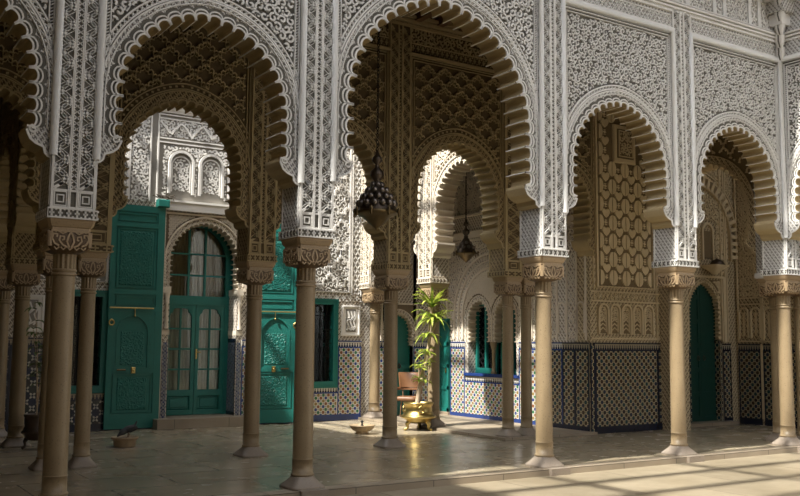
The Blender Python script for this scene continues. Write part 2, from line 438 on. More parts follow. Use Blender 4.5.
def scrolls(u0, u1, z0, z1, s, seed=1):
    """vine scroll infill: staggered spirals with leaf strokes"""
    rnd = random.Random(seed); out = []; j = 0; z = z0
    while z < z1 + s:
        u = u0 + (s / 2 if j % 2 else 0); i = 0
        while u < u1 + s:
            a0 = rnd.uniform(0, 2 * pi); dr = 1 if (i + j) % 2 else -1; pl = []
            for t in range(11):
                f = t / 10; r = s * .50 * (1 - .82 * f); a = a0 + dr * f * 2.7 * pi * .75
                pl.append((u + r * cos(a), z + r * sin(a)))
            out.append(pl)
            b = a0 + rnd.uniform(1.5, 4.5)
            out.append([(u + s * .46 * cos(b) , z + s * .46 * sin(b)), (u + s * .6 * cos(b + .25), z + s * .6 * sin(b + .25)), (u + s * .72 * cos(b), z + s * .72 * sin(b))])
            u += s; i += 1
        z += s * .86; j += 1
    return out
def sprigs(u0, u1, z0, z1, s):
    """dense leaf net: small palmette strokes in a diagonal grid"""
    out = []; j = 0; z = z0
    while z < z1 + s:
        u = u0 + (s / 2 if j % 2 else 0)
        while u < u1 + s:
            out.append([(u, z - .42 * s), (u + .05 * s, z - .1 * s), (u, z + .34 * s)])
            for g in (1, -1):
                out.append([(u + g * .04 * s, z - .32 * s), (u + g * .30 * s, z - .16 * s), (u + g * .38 * s, z + .10 * s), (u + g * .22 * s, z + .24 * s), (u + g * .16 * s, z + .08 * s)])
            u += s
        z += s * .5; j += 1
    return out
def zigzag(uc, hw, z0, z1, per):
    out = [[], []]; n = int((z1 - z0) / (per / 2)); 
    for i in range(n + 1):
        z = z0 + i * per / 2; sgn = 1 if i % 2 else -1
        out[0].append((uc + sgn * hw, z))
    for i in range(n):
        z = z0 + (i + .5) * per / 2; sgn = -1 if i % 2 else 1
        cu = uc; q = hw * .42
        dz = per * .16
        out.append([(uc + sgn * hw * .95, z + per * .25 - dz * 1.2), (uc + sgn * hw * .38, z + per * .25 ), (uc + sgn * hw * .95, z + per * .25 + dz * 1.2)])
        out.append([(cu - q * .6, z - dz * .5 * sgn), (cu + q * .6, z + dz * .5 * sgn)])
    return [p for p in out if len(p) > 1]
def crosses(u0, u1, z0, z1, n):
    out = []; w = (u1 - u0) / n; zc = (z0 + z1) / 2; h = (z1 - z0) * .42
    for i in range(n):
        u = u0 + w * (i + .5)
        out.append([(u - w * .3, zc), (u + w * .3, zc)]); out.append([(u, zc - h), (u, zc + h)])
        out.append([(u + w * .5 - w * .12, zc - h), (u + w * .5 + w * .12, zc - h)]); out.append([(u + w * .5 - w * .12, zc + h), (u + w * .5 + w * .12, zc + h)])
    return out
def rel(mb, polys, w, d0, d1, mat):
    for p in polys: mb.ribbon(p, w, d0, d1, mat)
def rect(u0, u1, z0, z1): return [(u0, z0), (u1, z0), (u1, z1), (u0, z1)]

# ------------------------------------------------------------------ scalloped arch bay
class Arch:
    def __init__(s, uc, half, z0, c, zb, pitch, hk=.56):
        s.uc, s.half, s.z0, s.c, s.zb = uc, half, z0, c, zb
        s.h = pitch * hk; s.hb = half - s.h; s.R = s.hb + c
        s.th = pi - acos(-c / s.R) if c else pi / 2      # sweep of one side
        s.th = pi - acos(max(-1, -c / s.R)); s.la = s.R * s.th; s.lv = z0 - zb; s.L = 2 * (s.la + s.lv)
        s.n = max(6, int(round(s.L / pitch))); s.p = s.L / s.n
    def at(s, q, off=0.0):
        """point on the cusp line at arc length q, moved outward by off"""
        right = q > s.L / 2
        if right: q = s.L - q
        if q < s.lv: u, z, nx, nz = -s.hb, s.zb + q, -1.0, 0.0
        else:
            a = pi - (q - s.lv) / s.R; u = s.c + s.R * cos(a); z = s.z0 + s.R * sin(a); nx, nz = cos(a), sin(a)
        u += nx * off; z += nz * off
        if off and u > 0: u = 0.0
        if right: u = -u
        return (s.uc + u, z)
    def scal(s, i, fac=1.0, m=8, lift=0.0):
        a = s.at(i * s.p + .05 * s.p); b = s.at((i + 1) * s.p - .05 * s.p); mid = ((a[0] + b[0]) / 2, (a[1] + b[1]) / 2)
        du, dz = (b[0] - a[0]) / 2, (b[1] - a[1]) / 2; l = hypot(du, dz); nx, nz = -dz / l, du / l
        out = []
        for t in range(m + 1):
            g = pi * t / m; cs = -cos(g); k = sin(g) ** .62 if 0 < t < m else 0
            wd = 1 + .10 * (sin(2 * min(g, pi - g)) if .3 < g < pi - .3 else 0); cs *= wd
            out.append((mid[0] + du * cs * fac + nx * (s.h * fac * k + lift), mid[1] + dz * cs * fac + nz * (s.h * fac * k + lift)))
        return out
    def outer(s, ring, n=48, q0=None):
        return [s.at(s.L * i / n, s.h + ring) for i in range(n + 1)]
    def top(s, off): return s.at(s.L / 2 - 1e-6, off)[1]
    def inside_opening(s, u, z, off):
        """is (u,z) inside the outline moved outward by off"""
        du = abs(u - s.uc)
        if z < s.z0: return du < s.hb + off
        return hypot(du + s.c, z - s.z0) < s.R + off

def arch_bay(mb, A, u0, u1, ztop, T, ring=.15, mats=('stucco', 'stucco_ground', 'stucco_fine', 'stucco'), zc=None,
             recess=.03, back=True, detail=2, fillmat=None, m=8, soffit=None, corbel=True):
    """wall between u0 and u1 with a multifoil opening; face at d=0, thickness T; mats = raised, ground, fine, soffit"""
    ra, gr, fi, so = mats; so = soffit or so
    pts = []; out = []
    zc = A.zb - .29 if zc is None else zc
    if corbel:
        w = (u1 - u0) / 2 - A.hb
        pr = [(w, zc), (w * .86, zc + .012), (w * .74, zc + .04), (w * .70, zc + .09), (w * .68, zc + .10), (w * .58, zc + .11), (w * .36, zc + .13), (w * .16, zc + .17), (w * .06, zc + .22), (0, zc + .26), (0, A.zb)]
    else: pr = [((u1 - u0) / 2 - A.hb, A.zb)]
    tags = []
    for a, z in pr: pts.append((A.uc - A.hb - a, z)); out.append((u0, z)); tags.append(-1)
    for i in range(A.n):
        sc = A.scal(i, 1, m)
        for t, q in enumerate(sc):
            tags.append(t); pts.append(q); o = A.at((i + t / m) * A.p, A.h + ring); out.append((min(max(o[0], u0), u1), o[1]))
    for a, z in reversed(pr): pts.append((A.uc + A.hb + a, z)); out.append((u1, z)); tags.append(-1)
    rd = -.012
    for i in range(len(pts) - 1):
        a, b, c, d = pts[i], pts[i + 1], out[i + 1], out[i]
        if corbel and min(a[1], b[1]) < A.zb - 1e-4 or not detail: mb.fl([(*a, rd), (*b, rd), (*c, rd), (*d, rd)], fi)
        else:
            e_ = ((b[0] * .42 + c[0] * .58), (b[1] * .42 + c[1] * .58)); g_ = ((a[0] * .42 + d[0] * .58), (a[1] * .42 + d[1] * .58))
            mb.fl([(*a, rd), (*b, rd), (*e_, rd), (*g_, rd)], gr if detail > 1 else fi); mb.fl([(*g_, rd), (*e_, rd), (*c, rd), (*d, rd)], fi)
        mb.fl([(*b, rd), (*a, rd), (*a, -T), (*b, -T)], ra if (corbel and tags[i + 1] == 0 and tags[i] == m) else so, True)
        if back: mb.fl([(*b, -T), (*a, -T), (*d, -T), (*c, -T)], fi)
        if d[1] > A.z0 - 1e-4 and c[1] > A.z0 - 1e-4 and abs(c[0] - d[0]) > 1e-6:
            mb.fl([(*d, -recess), (*c, -recess), (c[0], ztop, -recess), (d[0], ztop, -recess)], fillmat or gr)
            if back: mb.fl([(*c, -T), (*d, -T), (d[0], ztop, -T), (c[0], ztop, -T)], fi)
            mb.fl([(*c, rd), (*d, rd), (*d, -recess), (*c, -recess)], ra)
    mb.fl([(u0, ztop, 0), (u1, ztop, 0), (u1, ztop, -T), (u0, ztop, -T)], ra)
    for uu in (u0, u1): mb.fl([(uu, zc, -recess), (uu, ztop, -recess), (uu, ztop, -T), (uu, zc, -T)], ra)
    if detail and corbel:        # curled ends of the moulding
        for sg in (1, -1):
            cu, cz, r0 = A.uc + sg * (A.hb + A.p * .42), A.zb - A.p * .16, A.p * .30
            mb.ribbon([(cu - sg * r0 * (1 - .07 * k) * cos(k * .62 - 1.4), cz - r0 * (1 - .07 * k) * sin(k * .62 - 1.4)) for k in range(13)], A.p * .12, rd, .008, ra)
            mb.ribbon([(A.uc + sg * (A.hb + a), z) for a, z in pr[:-1]], .022, rd, .006, ra)
    if detail:
        tw = A.p * .13
        for i in range(A.n):
            mb.ribbon(A.scal(i, 1.07, m), tw * .95, rd, .010, ra)
            mb.ribbon(A.scal(i, 1.12, m, A.h * .46), tw * .85, rd, .006, ra)
        n = A.n * 2
        for o, w in ((A.h + ring - .008, .018), (A.h + ring * .66, .012)) if detail > 1 else ((A.h + ring - .008, .016),):
            mb.ribbon([A.at(A.L * i / n, o) for i in range(n + 1)], w, rd, .006, ra)
        if detail > 1:   # little beads in the ring
            nb = int(A.L / .06)
            for i in range(nb):
                p1 = A.at(A.L * (i + .2) / nb, A.h + ring * .78); p2 = A.at(A.L * (i + .7) / nb, A.h + ring * .9)
                mb.ribbon([p1, p2], .014, rd, .003, ra)

# ------------------------------------------------------------------ dimensions
CX = [0.0, 2.774, 6.519, 9.293, 12.067]; PW = .224
HI = 2.90                      # top of the front columns
WHITE = ('stucco', 'stucco_ground', 'stucco_fine', 'soffit'); OCH = ('ochre', 'ochre_ground', 'ochre_fine', 'ochre'); OCH_LIT = ('tan', 'lit_ochre_ground', 'lit_ochre_fine', 'tan'); CRM = ('cream', 'cream_ground', 'cream_fine', 'cream')
TOPZ = 8.0

# ------------------------------------------------------------------ floors, ceilings, court enclosure
f = MB(); f.box(-6, 16, -.26, 9.5, -.30, 0, 'floor'); FLOOR = struct(f.build('floor'), 'polished grey marble floor of the arcade galleries and patio', 'floor')
f = MB(); f.box(-6, 16, -26, -.262, -.30, -.08, 'court'); struct(f.build('floor_court'), 'sunlit pale stone floor of the front courtyard', 'floor')
f = MB(); f.box(-6, 16, -.285, -.06, -.25, .004, 'kerb'); struct(f.build('trim_1'), 'worn stone kerb along the front edge of the gallery floor', 'step')
f = MB(); f.box(8.17, 10.4, 2.84, 7.9, 0, .05, 'kerb'); struct(f.build('trim_2'), 'low stone step under the paired columns and side gallery', 'step')
f = MB(); f.box(3.55, 5.45, 7.52, 8.5, 0, .19, 'kerb'); struct(f.build('trim_3'), 'stone doorstep before the glazed green double door', 'step')
f = MB(); f.box(13.2, 14.8, 3.0, 3.4, 0, .07, 'kerb'); struct(f.build('trim_4'), 'low doorstep before the shaded green arched door', 'step')

def ceiling(name, x0, x1, y0, y1, z):
    c = MB(); c.box(x0, x1, y0, y1, z, z + .25, 'wood')
    n = int((x1 - x0) / .45)
    for i in range(n):
        x = x0 + (i + .5) * (x1 - x0) / n; c.box(x - .06, x + .06, y0 + .05, y1 - .05, z - .14, z, 'wood')
    return struct(c.build(name))
ceiling('ceiling_front', -3.2, 15.2, .22, 2.83, 7.25)
ceiling('ceiling_right', 8.64, 10.5, 3.2, 8.2, 7.15)
ceiling('ceiling_left', -1.1, .76, 3.2, 8.2, 7.15)
r = MB(); r.box(-6, 16, -.90, 3.27, 7.98, 8.12, 'roof'); r.box(-6, 1.2, 3.27, 12, 7.4, 7.55, 'roof'); r.box(8.2, 16, 3.27, 12, 7.4, 7.55, 'roof'); r.box(1.2, 8.2, 8.0, 12, 7.4, 7.55, 'roof')
for i in range(52):
    x = -5.8 + i * .42; r.box(x - .05, x + .05, -.86, -.2, 7.84, 7.98, 'wood')
for i in range(14):      # open timber lattice over the court
    y = -13.6 + i * .94; r.box(-3.2, 12.4, y - .09, y + .09, 8.5, 8.62, 'wood')
for i in range(6):
    x = -2.6 + i * 2.72; r.box(x - .06, x + .06, -14, -.90, 8.62, 8.74, 'wood')
for i in range(5): r.box(1.7 + i * 1.4 - .05, 1.7 + i * 1.4 + .05, 3.2, 8.1, 7.62, 7.72, 'wood')
for y in (5.0, 6.6): r.box(1.0, 8.4, y, y + .08, 7.54, 7.62, 'wood')
struct(r.build('roof'), 'flat roof with timber eaves over the arcades', 'roof')

# ------------------------------------------------------------------ front arcade wall
FRONT = sroot('wall_front', 'white carved stucco arcade wall facing the courtyard', 'wall')
FF = dict(O=(0, -.21, 0), U=(1, 0, 0), N=(0, -1, 0))
def pier(uc, w, z0, z1, fr, T, mats, front=.03, scale=1.0, band=True, name='pier', parent=None, zz=.2, rodr=None):
    b = MB().frame(**fr); ra, gr, fi, so = mats
    b.lbox(uc - w, uc + w, z0 + .10, z1, -T, front - .012, fi)
    b.fl([(uc - w, z0 + .10, front - .0115), (uc + w, z0 + .10, front - .0115), (uc + w, z1, front - .0115), (uc - w, z1, front - .0115)], gr)
    d0, d1 = front - .012, front + .004
    zb = z0 + .30
    for q in (-.96, -.90, -.22, -.15, .15, .22, .90, .96):
        b.ribbon([(uc + q * w, z0 + .1), (uc + q * w, z1)], w * .06, d0, d1 + .004, ra)
    for sg in (-1, 1):
        rel(b, zigzag(uc + sg * w * .56, w * .30, zb, z1, zz), .034, d0, d1 + .006, ra)
        for dz in (-.26, .26):
            q_ = [p for p in [(uc + sg * w * .56 + (1 if i % 2 else -1) * w * .30, zb + (i / 2 + dz) * zz) for i in range(int((z1 - zb) / zz * 2))] if p[1] > zb]
            if dz: b.ribbon(q_, .010, d0, d1 - .004, ra)
        q = uc + sg * w * .56; h = w * .26
        b.ribbon(rect(q - h, q + h, z0 + .13, z0 + .27), .014, d0, d1, ra, True); b.ribbon(rect(q - h * .55, q + h * .55, z0 + .165, z0 + .235), .016, d0, d1, ra, True)
    n = int((z1 - zb) / .06)
    for i in range(n):
        z = zb + i * .06; b.ribbon([(uc - w * .12, z), (uc, z + .025), (uc + w * .12, z)], .012, d0, d1, ra); b.ribbon([(uc - w * .12, z + .045), (uc, z + .02), (uc + w * .12, z + .045)], .009, d0, d1, ra)
    for z in (z0 + .11, z0 + .285): b.ribbon([(uc - w, z), (uc + w, z)], .022, d0, d1, ra)
    if band:
        e = .022
        b.lbox(uc - w - e, uc + w + e, z0, z0 + .10, -T - e, front + e - .012, ra)
        b.fl([(uc - w - e + .01, z0 + .014, front + e - .0115), (uc + w + e - .01, z0 + .014, front + e - .0115), (uc + w + e - .01, z0 + .088, front + e - .0115), (uc - w - e + .01, z0 + .088, front + e - .0115)], gr)
        rel(b, crosses(uc - w - e, uc + w + e, z0 + .008, z0 + .094, 6), .019, front + e - .012, front + e, ra)
        for z in (z0 + .006, z0 + .095): b.ribbon([(uc - w - e, z), (uc + w + e, z)], .014, front + e - .012, front + e + .003, ra)
        # same band on the left flank
        O, U, N = b.O, b.Ux, b.N
        pl = b.P(uc - w - e, 0, 0); b.frame(O=(pl[0], pl[1], 0), U=N, N=(-U[0], -U[1], 0))
        b.fl([(-T - e + .01, z0 + .014, .0005), (front + e - .02, z0 + .014, .0005), (front + e - .02, z0 + .088, .0005), (-T - e + .01, z0 + .088, .0005)], gr)
        rel(b, crosses(-T - e, front + e - .012, z0 + .008, z0 + .094, 6), .019, 0, .012, ra)
        b.frame(O, U, N)
    # carved left and right flanks
    O, U, N = b.O, b.Ux, b.N
    for sg in (-1, 1):
        b.frame(O, U, N); pl = b.P(uc + sg * w, 0, 0); b.frame(O=(pl[0], pl[1], 0), U=N, N=(sg * U[0], sg * U[1], 0))
        b.ribbon(rect(-T + .03, front - .03, z0 + .13, z1), .02, 0, .01, ra, True)
    b.frame(O, U, N)
    return b.build(name, parent)

for cx in [-2.774] + CX: pier(cx, PW, HI, 7.0, FF, .45, WHITE, parent=FRONT)

ARCHES = {}
def front_bay(u0, u1, A, ztop, kind, fr=None, parent=None):
    b = MB().frame(**(fr or FF))
    ring = (u1 - u0) / 2 - A.half
    arch_bay(b, A, u0, u1, ztop, .42, ring, WHITE, recess=.035, back=True, detail=2, fillmat='stucco_ground')
    d0, d1 = -.035, -.006
    fz = ztop - .05
    ins = lambda u, z: u0 + .10 < u < u1 - .10 and z < fz - .10 and z > A.z0 and not A.inside_opening(u, z, A.h + ring + .10)
    if kind == 'scroll':
        rel(b, clip(scrolls(u0, u1, A.z0, fz, .115, 3), ins), .025, d0, d1, 'stucco')
        pass
    else:
        rel(b, clip(scrolls(u0, u1, A.z0, fz, .105, 17), ins), .017, d0, d1 - .006, 'stucco')
    # braided border: follows the arch and the frame
    br = []
    n = 90
    for o in (A.h + ring + .02, A.h + ring + .075):
        b.ribbon([p for p in (A.at(A.L * i / n, o) for i in range(n + 1)) if p[1] > A.z0 and u0 + .02 < p[0] < u1 - .02], .018, d0, .0, 'stucco')
    nb = int(A.L / .05)
    for i in range(nb):
        p1 = A.at(A.L * i / nb, A.h + ring + .03); p2 = A.at(A.L * (i + .7) / nb, A.h + ring + .07); p3 = A.at(A.L * (i) / nb, A.h + ring + .07); p4 = A.at(A.L * (i + .7) / nb, A.h + ring + .03)
        if p1[1] > A.z0 + .05 and u0 + .03 < p2[0] < u1 - .03:
            b.ribbon([p1, p2], .010, d0, -.004, 'stucco'); b.ribbon([p3, p4], .008, d0, -.01, 'stucco')
    for e, w in ((.035, .016), (.085, .014)):
        zlo = A.z0 + .2
        b.ribbon([(u0 + e, zlo), (u0 + e, fz - e), (u1 - e, fz - e), (u1 - e, zlo)], w, d0, .0, 'stucco')
    z = A.z0 + .25
    while z < fz - .1:
        for uu in (u0 + .06, u1 - .06): b.ribbon([(uu - .015, z), (uu + .015, z + .02)], .010, d0, -.004, 'stucco')
        z += .035
    # half-round frame moulding
    zc = A.zb - .27
    b.rod([(u0 - .012, zc), (u0 - .012, ztop), (u1 + .012, ztop), (u1 + .012, zc)], .042, .022, 'stucco_plain')
    b.lbox(u0 - .012, u1 + .012, ztop - .05, ztop + .055, -.42, .0, 'stucco_plain')
    return b.build('arch', parent or FRONT)
h1 = 1.0
for a, c in ((-2.774, 0.0), (0.0, 2.774), (6.519, 9.293), (9.293, 12.067)):
    u0, u1 = a + PW, c - PW
    A = Arch((a + c) / 2, h1, 4.27, .06, 3.80, .15)
    front_bay(u0, u1, A, 6.66, 'scroll' if c < 3 else 'net')
A2 = Arch((CX[1] + CX[2]) / 2, 1.475, 4.60, .14, 3.86, .182)
front_bay(CX[1] + PW, CX[2] - PW, A2, 7.0, 'scroll')

# frieze, cornice and upper wall
b = MB().frame(**FF)
for a, c in ((-2.774, 0.0), (0.0, 2.774), (6.519, 9.293), (9.293, 12.067)):
    u0, u1 = a + PW, c - PW
    b.lbox(u0, u1, 6.70, 7.0, -.42, -.012, 'stucco_fine')
    rel(b, ogee(u0, u1, 6.72, 6.90, .09, .12, 8), .014, -.012, .004, 'stucco')
    for z in (6.72, 6.91): b.ribbon([(u0, z), (u1, z)], .018, -.012, .008, 'stucco')
b.lbox(-3.2, 12.5, 7.0, TOPZ, -.42, 0, 'stucco_fine')
for z, e, hh in ((6.965, .03, .035), (7.02, .055, .03), (7.075, .075, .03), (7.13, .05, .02)): b.lbox(-3.2, 12.36, z, z + hh, -.2, e, 'stucco')
rel(b, crosses(-3.2, 12.3, 7.0, 7.02, 200), .01, .03, .036, 'stucco')
x = -2.9
while x < 12.0:
    b.lbox(x - .04, x + .04, 7.16, 7.84, 0, .035, 'stucco_plain'); b.lbox(x + .22, x + .30, 7.16, 7.84, 0, .035, 'stucco_plain'); x += .93
rel(b, scrolls(-3.1, 12.3, 7.2, 7.8, .14, 9), .024, 0, .016, 'stucco')
b.build('frieze', FRONT)

# right wing meeting the front arcade at the corner
WING = sroot('wall_right', 'white carved stucco corner of the right hand wing', 'wall')
pier(-2.774, PW, HI, 7.0, dict(O=(11.86, 0, 0), U=(0, 1, 0), N=(-1, 0, 0)), .45, WHITE, parent=WING)
b = MB(); b.box(12.32, 12.74, -.24, .70, HI, 7.0, 'stucco_fine');
b.box(12.30, 12.77, -.265, .73, HI, HI + .1, 'stucco'); b.build('corner_pier', WING)
FW = dict(O=(11.86, 0, 0), U=(0, 1, 0), N=(-1, 0, 0))
front_bay(-2.774 + PW, -.262, Arch((-2.774 + PW - .262) / 2, .985, 4.27, .06, 3.80, .15), 6.66, 'net', FW, WING)
b = MB().frame(**FW); b.lbox(-3.0, -.24, 6.66, 7.0, -.42, 0, 'stucco_fine'); b.lbox(-6.5, -.24, 7.0, TOPZ, -.42, 0, 'stucco_fine'); b.lbox(-10.5, -3.02, -.08, 7.0, -.42, 0, 'stucco_fine')
for z, e, hh in ((6.965, .03, .035), (7.02, .055, .03), (7.075, .075, .03)): b.lbox(-6.5, -.2, z, z + hh, -.2, e, 'stucco')
b.build('frieze', WING)
# muqarnas corbel in the courtyard corner
b = MB()
for i in range(5):
    z = 6.80 + i * .21; e = .05 + .085 * i
    b.box(11.84 - e, 11.86 + .1, -.24 - e, -.2, z, z + .20, 'stucco_fine' if i % 2 else 'stucco')
    for k in range(3):
        q = (k - 1) * .09
        b.loft([(.015, .3, z - .16), (.05, .6, z - .06), (.05, .9, z + .06)], 'stucco_ground' if k % 2 else 'stucco', c=(11.84 - e * .7, -.26 - e * .5 + q * .3), seg=10)
struct(b.build('trim_5'), 'stepped stalactite corbel high in the courtyard corner', 'corbel')

# the rest of the courtyard enclosure: plain plastered wings around the viewer
b = MB(); b.box(-3.4, -2.98, -26, -.3, -.08, TOPZ, 'ochre_fine'); b.box(-3.4, -.9, -26, -.3, TOPZ, TOPZ + .1, 'wood'); struct(b.build('wall_left'), 'plastered wing along the near side of the courtyard', 'wall')  # the eave is an added overhang out of view, blocking sky and sun
b = MB(); b.box(-6, 16, -14.4, -14, -.08, TOPZ, 'cream'); b.box(12.28, 12.7, -26, -10.5, -.08, TOPZ, 'stucco_plain'); struct(b.build('wall_south'), 'plastered wing closing the courtyard opposite the arcade', 'wall')

# ------------------------------------------------------------------ inner arcade row (between gallery and patio)
INNER = sroot('wall_inner', 'dim ochre carved stucco arcade wall between gallery and patio', 'wall')
FI = dict(O=(0, 2.83, 0), U=(1, 0, 0), N=(0, -1, 0)); HJ = 2.87
I0, I1 = 3.48, 5.92
for uc, w in ((I0, .215), (I1, .215)): pier(uc, w, HJ, 7.0, FI, .44, OCH, parent=INNER, front=.015, zz=.22)
pier(8.61, .45, HJ, 7.0, FI, .44, OCH, parent=INNER, front=.015, zz=.24); pier(.80, .44, HJ, 7.0, FI, .44, OCH, parent=INNER, front=.015, zz=.24)
def inner_bay(u0, u1, z0=4.2, c=.08, ring=.14, ztop=6.52, mats=OCH, fr=FI, T=.44, parent=INNER, pitch=.13, zb=3.66, net=True, detail=1, front_fill=None):
    A = Arch((u0 + u1) / 2, (u1 - u0) / 2 - ring, z0, c, zb, pitch)
    b = MB().frame(**fr); ra, gr, fi, so = mats
    arch_bay(b, A, u0, u1, 7.05, T, ring, mats, recess=.03, back=True, detail=detail, fillmat=gr)
    ins = lambda u, z: u0 + .09 < u < u1 - .09 and z < ztop - .09 and z > A.z0 and not A.inside_opening(u, z, A.h + ring + .12)
    if net:
        rel(b, clip(lobes(u0, u1, A.z0, ztop, .36, .34), ins), .024, -.03, .015, ra)
        rel(b, clip([[(u, z - .055) for u, z in p] for p in lobes(u0, u1, A.z0, ztop + .1, .36, .34)], ins), .011, -.03, .0, ra)
        rel(b, clip([[(.18 * (k + .0) + .03 * cos(a), A.z0 + j * .17 + .03 * sin(a)) for a in (0, 1.2, 2.4, 3.6, 4.8, 6.1)] for j in range(16) for k in range(-8, 64) if (k + j) % 2], ins), .016, -.03, -.012, ra)
    else:
        rel(b, clip(scrolls(u0, u1, A.z0, ztop, .13, 5), ins), .026, -.03, -.004, ra)
    n = 60
    for o in (A.h + ring + .02, A.h + ring + .10):
        b.ribbon([p for p in (A.at(A.L * i / n, o) for i in range(n + 1)) if p[1] > A.z0 and u0 + .02 < p[0] < u1 - .02], .016, -.03, .0, ra)
    nb = int(A.L / .07)
    for i in range(nb):
        p = A.at(A.L * (i + .5) / nb, A.h + ring + .06)
        if p[1] > A.z0 and u0 + .03 < p[0] < u1 - .03: b.ribbon([(p[0] - .018, p[1]), (p[0] + .018, p[1])], .03, -.03, -.004, ra)
    for e in (.03, .075): b.ribbon([(u0 + e, A.z0 + .1), (u0 + e, ztop - e), (u1 - e, ztop - e), (u1 - e, A.z0 + .1)], .014, -.03, .0, ra)
    b.lbox(u0, u1, ztop, ztop + .045, -.1, .035, ra)
    rel(b, crosses(u0, u1, ztop + .08, ztop + .2, int((u1 - u0) / .1)), .02, -.03, -.006, ra)
    rel(b, clip(scrolls(u0, u1, ztop + .24, 7.0, .12, 8), lambda u, z: ztop + .22 < z < 7.0), .022, -.03, -.006, ra)
    b.ribbon([(u0, ztop + .22), (u1, ztop + .22)], .016, -.03, .0, ra)
    return b.build('arch', parent)
for u0, u1 in ((1.24, I0 - .215), (I0 + .215, I1 - .215), (I1 + .215, 8.16)): inner_bay(u0, u1)
inner_bay(9.06, 10.4, z0=4.35); inner_bay(-1.0, .36, z0=4.35)
b = MB().frame(**FI); b.lbox(-3.2, 10.4, 7.05, 7.4, -.44, 0, 'ochre_fine')
for i in range(3): b.lbox(-3.2, 10.4, 7.0 + i * .07, 7.05 + i * .07, -.1, .03 + .04 * i, 'ochre')
b.build('frieze', INNER)

# side arcades of the patio
RA = sroot('wall_arcade_right', 'sunlit white stucco side arcade right of the patio', 'wall'); FR = dict(O=(8.2, 0, 0), U=(0, 1, 0), N=(-1, 0, 0))
LA = sroot('wall_arcade_left', 'shaded ochre stucco side arcade left of the patio', 'wall'); FL = dict(O=(.52, 0, 0), U=(0, 1, 0), N=(-1, 0, 0))
for fr, par, mats in ((FR, RA, ('cream', 'cream_ground', 'cream_fine', 'cream')), (FL, LA, OCH)):
    yc = 5.36 if par is RA else 5.95
    pier(yc, .22, HJ, 7.0, fr, .44, mats, parent=par, front=.015, zz=.22); pier(7.70, .20, HJ, 7.0, fr, .44, mats, parent=par, front=.015, zz=.22)
    inner_bay(3.28, yc - .22, mats=mats, fr=fr, parent=par, z0=4.3 if par is RA else 4.1, net=False, ring=.12); inner_bay(yc + .22, 7.5, mats=mats, fr=fr, parent=par, z0=4.3, net=False, ring=.12)
    b = MB().frame(**fr); b.lbox(3.27, 7.9, 7.05, 7.5, -.44, 0, mats[2]); b.build('frieze', par)

# ------------------------------------------------------------------ tiled dados and inner walls
def dado(b, u0, u1, tile, z1=1.72, base='blue', band='blue', d=.02, z0=0.0, frames=True, step=.062):
    b.lbox(u0, u1, z0, z1, 0, d, 'pale_glaze' if band == 'navy' else 'white_glaze')
    zt = z1 - .16; zb = z0 + (.13 if z0 < .3 else .02)
    if z0 < .3: b.lbox(u0, u1, z0, zb, d, d + .012, base)
    b.fl([(u0 + .02, zb, d + .002), (u1 - .02, zb, d + .002), (u1 - .02, zt, d + .002), (u0 + .02, zt, d + .002)], tile)
    b.lbox(u0, u1, zt, zt + .03, d, d + .006, band); b.lbox(u0, u1, z1 - .025, z1, d, d + .01, band)
    n = max(1, int((u1 - u0) / step)); w = (u1 - u0) / n
    for i in range(n):      # stepped merlons of the border
        u = u0 + (i + .5) * w
        b.fl([(u - w * .36, zt + .03, d + .003), (u + w * .36, zt + .03, d + .003), (u + w * .36, zt + .06, d + .003), (u + w * .16, zt + .06, d + .003), (u + w * .16, zt + .10, d + .003),
              (u, zt + .118, d + .003), (u - w * .16, zt + .10, d + .003), (u - w * .16, zt + .06, d + .003), (u - w * .36, zt + .06, d + .003)], 'navy' if band == 'blue' else 'navy')
    if frames:
        for u in (u0, u1 - .03): b.lbox(u, u + .03, zb, zt, d, d + .006, band)

def prism(b, pts, d0, d1, mat):
    b.fl([(u, z, d1) for u, z in pts], mat); b.fl([(u, z, d0) for u, z in reversed(pts)], mat)
    for i in range(len(pts)):
        p, q = pts[i], pts[(i + 1) % len(pts)]; b.fl([(*p, d0), (*q, d0), (*q, d1), (*p, d1)], mat)

def niche_frame(b, uc, hw, z0, z1, mat, d0, d1, w=.03, lob=False):
    pts = [(uc - hw, z0)] + [(uc - hw * cos(pi * i / 14), z1 - hw + hw * sin(pi * i / 14)) for i in range(15)] + [(uc + hw, z0)]
    b.ribbon(pts, w, d0, d1, mat)

# back wall of the patio -------------------------------------------------
BACK = sroot('wall_back', 'carved cream stucco back wall of the patio with mosaic dado', 'wall')
FB = dict(O=(0, 7.9, 0), U=(1, 0, 0), N=(0, -1, 0))
b = MB().frame(**FB)
T = .5
DU0, DU1 = 3.72, 5.38                # door bay
def wall_piece(b, u0, u1, z0, z1, mat='cream_fine', T=T): b.lbox(u0, u1, z0, z1, -T, 0, mat)
wall_piece(b, -1.2, 1.62, 0, 7.4); wall_piece(b, 2.60, DU0, 0, 7.4); wall_piece(b, 1.62, 2.60, 0, .76); wall_piece(b, 1.62, 2.60, 2.56, 7.4)
wall_piece(b, DU1, 6.61, 0, 7.4); wall_piece(b, 7.58, 8.86, 0, 7.4); wall_piece(b, 6.61, 7.58, 0, .76); wall_piece(b, 6.61, 7.58, 2.56, 7.4)
wall_piece(b, 9.62, 10.9, 0, 7.4); wall_piece(b, DU0, DU1, 4.25, 7.4)
b.build('masonry', BACK)
